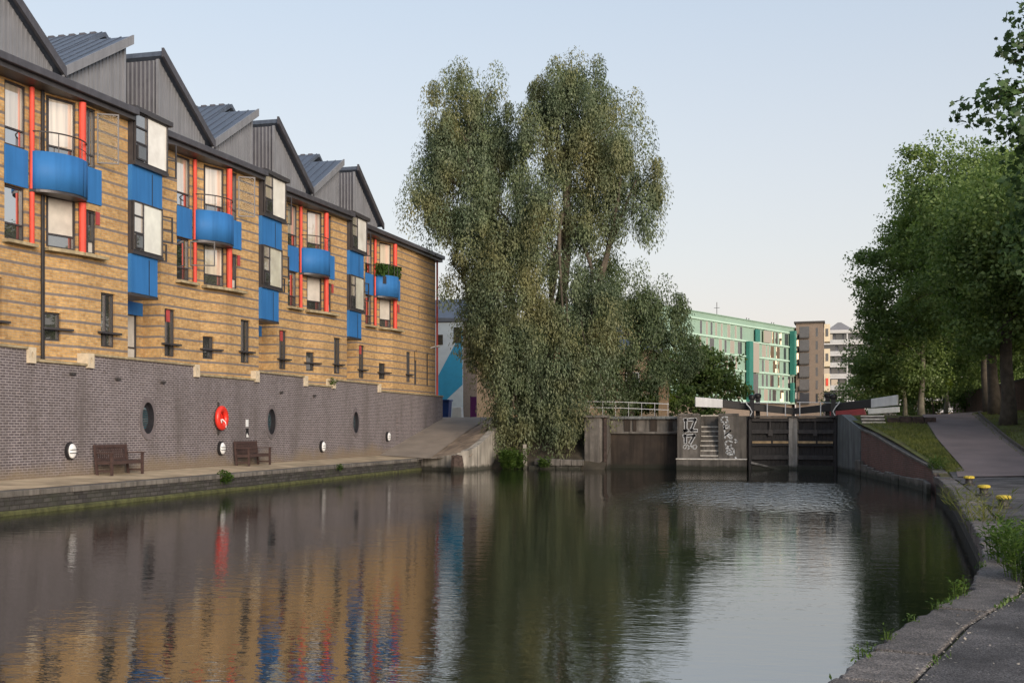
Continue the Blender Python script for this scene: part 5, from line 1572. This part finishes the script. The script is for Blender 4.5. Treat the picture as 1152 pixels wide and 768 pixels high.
def clumps(lobes, per_m2, r, low=-.75, shell=(.72, 1.02)):
    """clump centres over the skins of lumpy ellipsoid lobes (cx,cy,cz,rx,ry,rz)"""
    out = []
    for L in lobes:
        c = np.array(L[:3]); R_ = np.array(L[3:6]); area = 4 * math.pi * ((R_[0] * R_[1]) ** 1.6 / 3 + (R_[0] * R_[2]) ** 1.6 / 3 + (R_[1] * R_[2]) ** 1.6 / 3) ** (1 / 1.6)
        n = int(area * per_m2)
        d = unit(n * 2, r); d = d[d[:, 2] > low][:n]
        ph = r.uniform(0, 6, 3)
        lump = 1 + .12 * np.sin(3.1 * d[:, 0] + ph[0]) * np.cos(2.7 * d[:, 1] + ph[1]) + .10 * np.sin(4.3 * d[:, 2] + 2 * d[:, 0] + ph[2])
        rad = r.uniform(shell[0], shell[1], len(d)) * lump
        p = c + d * R_ * rad[:, None]
        out.append(np.hstack([p, d]))
        ni = int(n * .22)
        d2 = unit(ni, r); p2 = c + d2 * R_ * r.uniform(.25, .7, ni)[:, None]
        out.append(np.hstack([p2, d2]))
    return np.vstack(out)

def foliage(lobes, mat, parent, r, per_m2=1.3, leaves=42, csize=.75, ln=(.16, .26), ratio=.62, droop=0.0, shape='diamond', low=-.75, flat=.62, shell=(.72, 1.02), power=.45, down=False):
    cl = clumps(lobes, per_m2, r, low, shell)
    n = len(cl)
    idx = np.repeat(np.arange(n), leaves)
    m = len(idx)
    cs = csize * r.uniform(.45, 1.4, n)
    g = unit(m, r) * (r.uniform(0, 1, m) ** power)[:, None] * cs[idx][:, None]
    g[:, 2] *= flat
    C = cl[idx, :3] + g
    if droop > 0:
        t = r.uniform(0, 1, m); C[:, 2] -= droop * t * r.uniform(.3, 1.2, n)[idx]
    out = cl[idx, 3:]
    gn_ = g / np.maximum(np.linalg.norm(g, axis=1, keepdims=True), 1e-6)
    Nrm = gn_ * .9 + out * .45 + np.array([0, 0, .35]) + r.normal(size=(m, 3)) * .38
    if droop > 0:
        D = np.stack([r.normal(size=m) * .35, r.normal(size=m) * .35, -np.ones(m)], 1)
        gn_[:, 2] += .5 - 1.1 * t
        Nrm = gn_ + out * .5 + r.normal(size=(m, 3)) * .4
    elif down:
        D = gn_ * .5 + r.normal(size=(m, 3)) * .35; D[:, 2] -= 1.0
        Nrm = gn_ * 1.2 + np.array([0, 0, .25]) + r.normal(size=(m, 3)) * .35
    else:
        D = r.normal(size=(m, 3)); D[:, 2] -= .35
    Ln = r.uniform(*ln, m)
    return leaf_mesh('crown', mat, C, D, Nrm, Ln, Ln * ratio * r.uniform(.8, 1.2, m), parent, shape), cl

def limb(mb, a, b, r0, r1, r, n=6, sag=.12, sides=7):
    a = np.array(a, float); b = np.array(b, float); L = np.linalg.norm(b - a)
    pts = []; rad = []
    off = r.normal(size=3) * L * sag * .5
    for k in range(n + 1):
        t = k / n; p = a + (b - a) * t + off * math.sin(math.pi * t) + np.array([0, 0, L * sag * math.sin(math.pi * t)])
        pts.append(tuple(p)); rad.append(r0 + (r1 - r0) * t ** .8)
    mb.tube(pts, rad, sides); return pts

def tree(name, base, lobes, trunk_top, r0, label, mat, bark='bark', seed=1, group=None, twigs=26, trunks=None, **kw):
    r = np.random.default_rng(seed)
    t = thing(name, base, label, 'tree', group)
    for (tb, tt, rr) in (trunks or [(base, trunk_top, r0)]):
        m = MB(); n = 8; pts = []; rad = []
        for k in range(n + 1):
            q = k / n
            pts.append((tb[0] + (tt[0] - tb[0]) * q + .028 * (tt[2] - tb[2]) * math.sin(5 * q + seed) * min(1, 3 * q), tb[1] + (tt[1] - tb[1]) * q + .02 * (tt[2] - tb[2]) * math.sin(6 * q + seed), tb[2] - .3 + (tt[2] - tb[2] + .3) * q))
            rad.append(rr * (1.35 - .35 * min(1, q * 5)) * (1 - .45 * q))
        m.tube(pts, rad, 10); m.build('trunk', bark, t, smooth=True)
    o, cl = foliage(lobes, mat, t, r, **kw)
    m = MB()
    for L in lobes:
        s = min((trunks or [(base, trunk_top, r0)]), key=lambda q: abs(q[1][0] - L[0]) + abs(q[1][1] - L[1]))
        f = r.uniform(.55, .95); st = np.array(s[0]) + (np.array(s[1]) - np.array(s[0])) * f
        e = np.array([L[0], L[1], L[2] + L[5] * .35]); limb(m, st, e, s[2] * .5, .04, r)
    sel = r.choice(len(cl), size=min(twigs, len(cl)), replace=False)
    for i in sel:
        p = cl[i, :3]; L = min(lobes, key=lambda q: np.linalg.norm((p - np.array(q[:3])) / np.array(q[3:6])))
        s = min((trunks or [(base, trunk_top, r0)]), key=lambda q: abs(q[1][0] - L[0]) + abs(q[1][1] - L[1]))
        st = np.array([L[0], L[1], L[2] - L[5] * r.uniform(-.1, .5)]) * .75 + np.array(s[1]) * .25
        limb(m, st, p, .07, .015, r, 4, .08, 5)
    m.build('limbs', bark, t, smooth=True)
    return t

# the great willow
tree('willow_tree', (-13.9, 60.6, 2.0), [
    (-18.1, 61.5, 19.2, 2.5, 2.4, 3.3), (-18.7, 61.2, 15.2, 2.9, 2.5, 3.4), (-19.6, 61.4, 16.6, 1.9, 2.0, 2.2), (-16.9, 62.2, 17.4, 1.9, 2.1, 3.4), (-17.2, 61.2, 11.4, 1.9, 2.0, 3.0), (-16.0, 60.4, 12.6, 2.0, 2.0, 4.0),
    (-12.0, 61.5, 19.3, 2.5, 2.4, 3.3), (-13.6, 60.8, 17.6, 1.9, 2.0, 3.4), (-10.0, 61.2, 17.0, 2.3, 2.2, 3.4), (-8.6, 61.4, 14.6, 1.7, 1.9, 2.6), (-13.4, 59.8, 13.4, 1.9, 1.8, 4.2), (-10.9, 61.5, 13.6, 2.0, 2.0, 2.4),
    (-16.4, 60.0, 7.8, 1.4, 1.6, 2.6), (-14.6, 58.6, 5.0, 1.9, 1.5, 3.0), (-13.2, 58.2, 3.9, 1.9, 1.4, 2.8), (-12.0, 58.6, 6.2, 2.0, 1.5, 2.8), (-14.2, 59.2, 8.6, 2.2, 1.6, 2.8), (-10.9, 58.9, 5.2, 1.5, 1.2, 2.2), (-16.0, 59.8, 5.0, 1.2, 1.2, 1.7), (-10.6, 59.6, 8.2, 1.9, 1.5, 2.4), (-14.6, 57.9, 2.7, 1.5, 1.0, 1.5), (-12.9, 57.9, 2.5, 1.4, .9, 1.4), (-18.3, 61.6, 9.2, 1.2, 1.4, 2.2), (-17.0, 61.0, 6.6, 1.2, 1.3, 2.2), (-11.5, 58.3, 3.0, 1.0, .8, 1.4)],
    (-14.2, 61, 13.0), .42, 'very tall two-headed silver-green willow leaning over the water by the weir', 'leaf_willow', seed=5, twigs=90,
    trunks=[((-13.9, 60.6, 2.0), (-12.2, 61.3, 17.5), .36), ((-14.3, 60.9, 2.0), (-17.9, 61.5, 17.5), .34), ((-14.0, 60.5, 2.0), (-15.0, 60.8, 12.0), .28), ((-13.8, 60.5, 2.1), (-9.6, 61.3, 13.0), .24)],
    per_m2=.38, leaves=520, csize=.78, ln=(.11, .22), ratio=.36, low=-.9, flat=1.75, power=.33, down=True, shell=(.55, 1.10))
# greyish sallows between willow and lock
tree('sallow_tree', (-9.6, 66, 2.6), [(-10.6, 64.5, 9.6, 2.2, 2.0, 2.2), (-9.2, 65, 7.0, 2.4, 2.0, 2.6), (-7.7, 65.5, 8.2, 1.8, 1.8, 1.8), (-11.6, 63.8, 6.3, 1.9, 1.7, 2.6), (-7.0, 66.6, 6.0, 1.6, 1.4, 1.7), (-9.6, 64.8, 4.6, 2.2, 1.2, 1.5), (-11.6, 64, 4.0, 1.6, 1.2, 1.4)],
     (-9.2, 65.5, 8.5), .2, 'bushy grey-green tree right of the willow, above the weir railing', 'leaf_alder', seed=9, twigs=40, per_m2=.6, leaves=260, csize=.72, ln=(.11, .21), ratio=.42, flat=1.2, power=.36, down=True)
tree('alder_tree', (-5.9, 73, 2.6), [(-7.0, 72, 6.0, 1.7, 1.7, 1.7), (-5.3, 73, 5.5, 1.7, 1.6, 1.6), (-7.0, 72.5, 4.6, 1.6, 1.6, 1.5), (-4.3, 73.5, 4.6, 1.1, 1.2, 1.0)],
     (-5.8, 73, 5.6), .16, 'small dark green tree in front of the aqua building', 'leaf_plane', seed=12, twigs=24, per_m2=1.5, leaves=46, csize=.55, ln=(.17, .27), ratio=.6)
tree('ivy_bush', (-8.4, 67.5, 2.6), [(-8.1, 67.3, 4.1, .9, .8, 1.3)], (-8.2, 67.4, 4.2), .05, 'yellow-green bush behind the weir railing', 'leaf_lime', seed=14, twigs=6, per_m2=3, leaves=40, csize=.4, ln=(.1, .2), ratio=.7)

tree('hedge_shrub', (-9.5, 68.5, 2.6), [(-10.6, 68.2, 3.5, 1.5, .8, 1.1), (-8.9, 68.4, 3.7, 1.3, .8, 1.3), (-6.9, 68.8, 3.5, 1.2, .8, 1.1), (-5.4, 69, 3.2, 1.1, .8, .8)], (-9.3, 68.5, 3.6), .05, 'long green shrubbery behind the weir and the left balance beam', 'leaf_plane', seed=15, twigs=6, per_m2=3, leaves=44, csize=.4, ln=(.1, .2), ratio=.7)
# trees along the right-hand towpath
KW = dict(mat='leaf_plane', per_m2=.62, leaves=190, csize=1.05, ln=(.12, .23), ratio=.66, power=.36)
G = 'trees along the right bank'
tree('towpath_tree', (8.75, 53.2, 2.2), [(9.2, 51.6, 9.8, 3.4, 3.8, 3.6), (11.2, 50.5, 9.4, 3.4, 3.6, 3.4), (9.6, 53, 6.9, 3.0, 3.0, 2.0)], (8.9, 53, 9.0), .33,
     'thick dark-trunked tree beside the towpath, nearest trunk of the row', seed=21, group=G, twigs=30, **KW)
tree('towpath_tree', (9.0, 58.2, 2.7), [(8.6, 58.5, 10.8, 3.4, 3.6, 3.4), (10.8, 58, 11.2, 3.6, 3.6, 3.4), (10.5, 58.5, 7.6, 3.6, 3.4, 2.8)], (9.1, 58, 11.0), .28,
     'dark-trunked tree standing just behind the nearest towpath trunk', seed=22, group=G, twigs=30, **KW)
tree('towpath_tree', (10.3, 68.5, 2.9), [(8.6, 67.0, 14.4, 3.9, 3.9, 3.7), (11.2, 67, 13.4, 3.6, 3.6, 3.6), (8.8, 67.0, 9.0, 3.4, 3.4, 3.0)], (9.9, 68, 12.5), .26,
     'tall tree right of the path top with the highest crown of the row', seed=23, group=G, twigs=30, **KW)
tree('towpath_tree', (7.35, 75, 2.9), [(6.9, 74.5, 10.4, 3.4, 3.6, 4.2), (6.0, 75.5, 6.6, 2.7, 3.0, 2.7), (5.4, 76, 4.9, 1.7, 2.0, 1.2), (8.0, 73.5, 13.6, 3.0, 3.0, 3.2)], (7.2, 75, 9.0), .2,
     'pale-trunked tree left of the path top, its crown reaching out towards the lock', bark='pale_bark', seed=24, group=G, twigs=36, **KW)
tree('towpath_tree', (6.7, 78.5, 2.9), [(5.4, 79, 5.8, 2.2, 2.2, 1.9), (7.6, 80, 5.6, 2.0, 2.0, 1.7)], (6.4, 78.6, 6.0), .15,
     'slim pale-trunked tree farthest left behind the lock beam', bark='pale_bark', seed=25, group=G, twigs=14, **KW)
tree('towpath_tree', (10.0, 86, 2.95), [(10.5, 86, 8.5, 3.4, 3.2, 3.4), (8.5, 87, 6.8, 2.4, 2.4, 2.0)], (10.1, 86, 8.0), .16,
     'thin pale trunk left of the far bend in the towpath', bark='pale_bark', seed=26, group=G, twigs=14, **KW)
tree('lime_bush', (9.0, 84, 2.95), [(9.1, 82.5, 5.1, .8, .8, 1.1)], (9.0, 83.5, 5.2), .07, 'bright yellow-green small tree catching light beside the far path', 'leaf_lime', seed=27, twigs=6, per_m2=3, leaves=40, csize=.45, ln=(.14, .24), ratio=.7)
tree('bank_tree', (15.5, 44, 1.5), [(14.5, 43, 9.5, 4.0, 4.4, 4.6), (13.2, 46, 6.0, 3.0, 3.2, 2.4)], (15, 44, 9), .35, 'dark leafy tree at the right edge behind the near leaves', seed=28, twigs=20, **KW)
tree('bank_tree', (16, 76, 2.9), [(14.5, 76, 9, 4.2, 5, 5.2), (14, 92, 8, 4.5, 4.5, 4.6), (11.5, 99, 5.6, 4.5, 3, 3.2), (17, 100, 5.5, 4.5, 3, 3.2), (4.5, 96, 4.2, 2.6, 1.5, 1.8), (8.4, 95.5, 4.4, 2.6, 1.5, 2.0)], (15.5, 76, 9), .3, 'shaded tree closing the background behind the right-hand trunks', seed=29, twigs=20, **KW)

# near tree: trunk out of frame on the right, boughs reach into view
tree('near_tree', (8.9, 18.6, .55), [
    (2.75, 18.3, 6.95, .55, .7, .22), (3.25, 18.2, 6.65, .5, .7, .3), (3.6, 18.2, 8.2, .55, .7, .40), (3.25, 18.4, 7.75, .35, .5, .18), (3.3, 18.3, 5.75, .38, .6, .6), (3.45, 18.2, 6.4, .4, .6, .35), (3.35, 18.5, 4.75, .36, .5, .5), (4.2, 18.2, 6.2, .7, .9, 1.2),
    (5.6, 18.4, 7.6, 1.6, 1.8, 1.8), (8.6, 18.6, 8.8, 2.8, 2.8, 2.6), (11.0, 18, 7.6, 2.2, 2.4, 2.0)], (8.8, 18.5, 7.2), .32,
    'dark broad-leaved tree overhanging the top right corner', 'leaf_near', seed=33, twigs=60, per_m2=7.0, leaves=12, csize=.27, ln=(.07, .13), ratio=1.0, shape='maple', low=-1.0, flat=.8)

# ------------------------------------------------------------------ low plants
def plant(base, n, h, spread, label, seed, mat='leaf_weed', leaf=(.05, .09), per=14, ratio=.4, name='weed', group=None, lean=.25):
    r = np.random.default_rng(seed)
    t = thing(name, base, label, 'plant', group)
    m = MB(); C = []; D = []
    for k in range(n):
        a = r.uniform(0, 2 * math.pi); rr = spread * math.sqrt(r.uniform(0, 1)); hh = h * r.uniform(.55, 1.0)
        b = np.array([base[0] + rr * math.cos(a), base[1] + rr * math.sin(a), base[2] - .02])
        tip = b + np.array([math.cos(a) * lean * hh * r.uniform(.2, 1), math.sin(a) * lean * hh * r.uniform(.2, 1), hh])
        m.tube([tuple(b), tuple((b + tip) / 2 + np.array([0, 0, .03])), tuple(tip)], [.006, .005, .002], 4)
        for q in range(per):
            f = .12 + .88 * (q + r.uniform(0, 1)) / per; p = b + (tip - b) * f
            an = r.uniform(0, 2 * math.pi); d = np.array([math.cos(an), math.sin(an), r.uniform(.1, .9)])
            C.append(p + d * .03); D.append(d)
    m.build('stems', mat, t)
    C = np.array(C); D = np.array(D); Ln = r.uniform(leaf[0], leaf[1], len(C))
    leaf_mesh('leaves', mat, C + D * Ln[:, None] * .4, D, np.tile([0, 0, 1.0], (len(C), 1)) + r.normal(size=C.shape) * .4, Ln, Ln * ratio, t)
    return t
plant((2.45, 12.6, .55), 70, .62, .42, 'largest clump of bright green weeds at the right edge of the paving', 41, leaf=(.05, .10), per=22, ratio=.38)
plant((2.5, 14.2, .55), 46, .55, .4, 'tall green weeds just behind the largest clump', 42, leaf=(.06, .10), per=20)
plant((2.85, 16.4, .55), 24, .38, .3, 'thin tall weeds below the nearest bollard', 43, per=14, leaf=(.06, .12), ratio=.25)
plant((1.42, 11.15, .53), 5, .28, .05, 'upright weed on the slab edge left of the big clump', 44, per=26, leaf=(.025, .055))
plant((1.12, 10.3, .53), 3, .12, .03, 'small weed tuft second along the slab edge', 45, per=12, leaf=(.02, .045))
plant((.90, 9.62, .53), 4, .08, .08, 'low weed tuft in the joint at the slab edge', 46, per=10, leaf=(.02, .04))
plant((.62, 8.75, .53), 4, .12, .04, 'weed tuft at the slab edge nearest the crack', 47, per=12, leaf=(.02, .045))
plant((.50, 8.36, .50), 7, .08, .12, 'lowest weed tuft, in the crack between two slabs', 48, per=8, leaf=(.02, .04))
plant((3.0, 20.5, .35), 34, .75, .3, 'drooping pale grass hanging over the bank below the bollards', 49, per=8, leaf=(.12, .3), ratio=.08, mat='grass_blade', lean=.7)
plant((3.45, 26.0, .35), 26, .6, .35, 'ragged grass tuft at the bank under the middle bollard', 50, per=8, leaf=(.12, .28), ratio=.08, mat='grass_blade', lean=.7)
plant((-18.3, 33.9, .28), 16, .42, .22, 'bright green weed growing from the quay wall', 51, leaf=(.10, .17), per=10, ratio=.6)
plant((-18.3, 43.4, .35), 9, .3, .12, 'little weed on the quay wall past the boarded bench', 52, leaf=(.08, .13), per=8, ratio=.6)
plant((-14.3, 56.7, -.05), 90, 1.15, .62, 'bright green bush at the water under the willow', 53, leaf=(.12, .2), per=20, ratio=.5, name='waterside_bush')
plant((-12.6, 56.55, .1), 26, .55, .25, 'small green bush right of the leaning post', 54, leaf=(.1, .16), per=12, ratio=.5, name='waterside_bush')
plant((XW + .05, 48.6, ZL + .1), 8, .35, .15, 'green weed sprouting on the wall coping below the last oriel', 55, leaf=(.1, .17), per=8, ratio=.6)
plant((4.35, 39.2, .72), 30, .5, .3, 'rough weeds at the foot of the grass slope', 56, leaf=(.08, .15), per=10, ratio=.3)
plant((8.2, 41.5, .95), 30, .4, .8, 'scrubby grass on the verge right of the climbing path', 57, leaf=(.1, .2), per=8, ratio=.12, mat='grass_blade', lean=.6)
# hedge box on the last balcony
t = thing('balcony_hedge', (-20.9, 56.6, 10.05), 'clipped dark green hedge on the last blue balcony', 'hedge')
r = np.random.default_rng(61); n = 2600
C = np.stack([r.uniform(-.22, .22, n), r.uniform(-.95, .9, n), r.uniform(0, .62, n)], 1) + np.array([-20.98, 56.45, 10.0])
C[:, 0] += (C[:, 1] - 56.45) * .2
leaf_mesh('leaves', 'leaf_hedge', C, r.normal(size=(n, 3)), r.normal(size=(n, 3)), r.uniform(.1, .18, n), r.uniform(.06, .1, n), t)
MB().box(-21.12, -20.9, 55.75, 57.2, 9.6, 9.98).build('planter', 'dark_metal', t)

# grass on the slope and verge, fallen leaves on the quay: uncountable
r = np.random.default_rng(71); n = 15000
yy = 38.5 + 18.5 * r.uniform(0, 1, n) ; f = r.uniform(0, 1, n)
x0 = np.interp(yy, [38, 40, 47, 53, 58], [4.5, 4.55, 3.85, 3.05, 2.3]); x1 = np.interp(yy, [38.5, 47.5, 58], [5.05, 5.2, 5.6])
xx = x0 + (x1 - x0) * f
zz = np.interp(yy, [37, 58], [.54, 2.72])
keep = (np.sin(xx * 2.1) * np.sin(yy * 1.3) + r.uniform(-.6, 1.2, n)) > -.25
xx, yy, zz = xx[keep], yy[keep], zz[keep]; n = len(xx); L = r.uniform(.05, .16, n)
D = np.stack([r.normal(size=n) * .5, r.normal(size=n) * .5, np.ones(n)], 1)
tag(leaf_mesh('grass', 'grass_blade', np.stack([xx, yy, zz + L * .4 - .03], 1), D, r.normal(size=(n, 3)), L, np.full(n, .03), None, 'blade'), 'short rough grass on the slope above the red brick wall', 'grass', kind='stuff')
n = 7000; yy = r.uniform(38, 66, n); xx = np.interp(yy, [38.5, 47.5, 58, 66], [5.1, 5.25, 5.7, 7.0]) + 2.25 + r.uniform(0, 1, n) ** 1.5 * 4
zz = np.interp(yy, [37, 58, 80], [.54, 2.72, 2.95]) + .06 * np.maximum(0, xx - 8.2); L = r.uniform(.05, .2, n)
D = np.stack([r.normal(size=n) * .5, r.normal(size=n) * .5, np.ones(n)], 1)
tag(leaf_mesh('verge_grass', 'grass_blade', np.stack([xx, yy, zz + L * .4 - .04], 1), D, r.normal(size=(n, 3)), L, np.full(n, .03), None, 'blade'), 'thin grass and weeds on the verge under the right-hand trees', 'grass', kind='stuff')
# ------------------------------------------------------------------ grit, chips and fallen leaves lying on the near paving
r = np.random.default_rng(81); n = 900
yy = r.uniform(6.4, 15, n); jt = r.uniform(0, 1, n)
xx = np.array([edge_x(y) for y in yy]) + np.where(jt < .45, .46 + r.normal(size=n) * .05, r.uniform(.05, 3.0, n))
Ln = r.uniform(.008, .026, n); Ln[r.uniform(0, 1, n) > .95] *= 1.6
D = r.normal(size=(n, 3)); D[:, 2] *= .15
tag(leaf_mesh('grit', 'grit_chip', np.stack([xx, yy, np.full(n, .562)], 1), D, np.tile([0, 0, 1.], (n, 1)) + r.normal(size=(n, 3)) * .3, Ln, Ln * .8, None), 'grit, chips and dry leaf scraps on the near paving', 'grit', kind='stuff')
n = 2600
yy = r.uniform(5.5, 24, n)
for_edge = r.uniform(0, 1, n) < .35
xx = np.array([edge_x(y) for y in yy]) + np.where(for_edge, r.normal(size=n) * .03 - .02, .455 + r.normal(size=n) * .025)
keep = (np.sin(yy * 1.9) + np.sin(yy * 4.7 + 1) * .7 + r.uniform(-.5, .5, n)) > .95
xx, yy = xx[keep], yy[keep]; n = len(xx); Ln = r.uniform(.02, .055, n)
D = np.stack([r.normal(size=n) * .6, r.normal(size=n) * .6, np.ones(n)], 1)
tag(leaf_mesh('joint_moss', 'leaf_weed', np.stack([xx, yy, np.full(n, .556) + Ln * .3], 1), D, r.normal(size=(n, 3)), Ln, Ln * .45, None), 'fine moss and grass in the joints and along the broken slab edge', 'moss', kind='stuff')
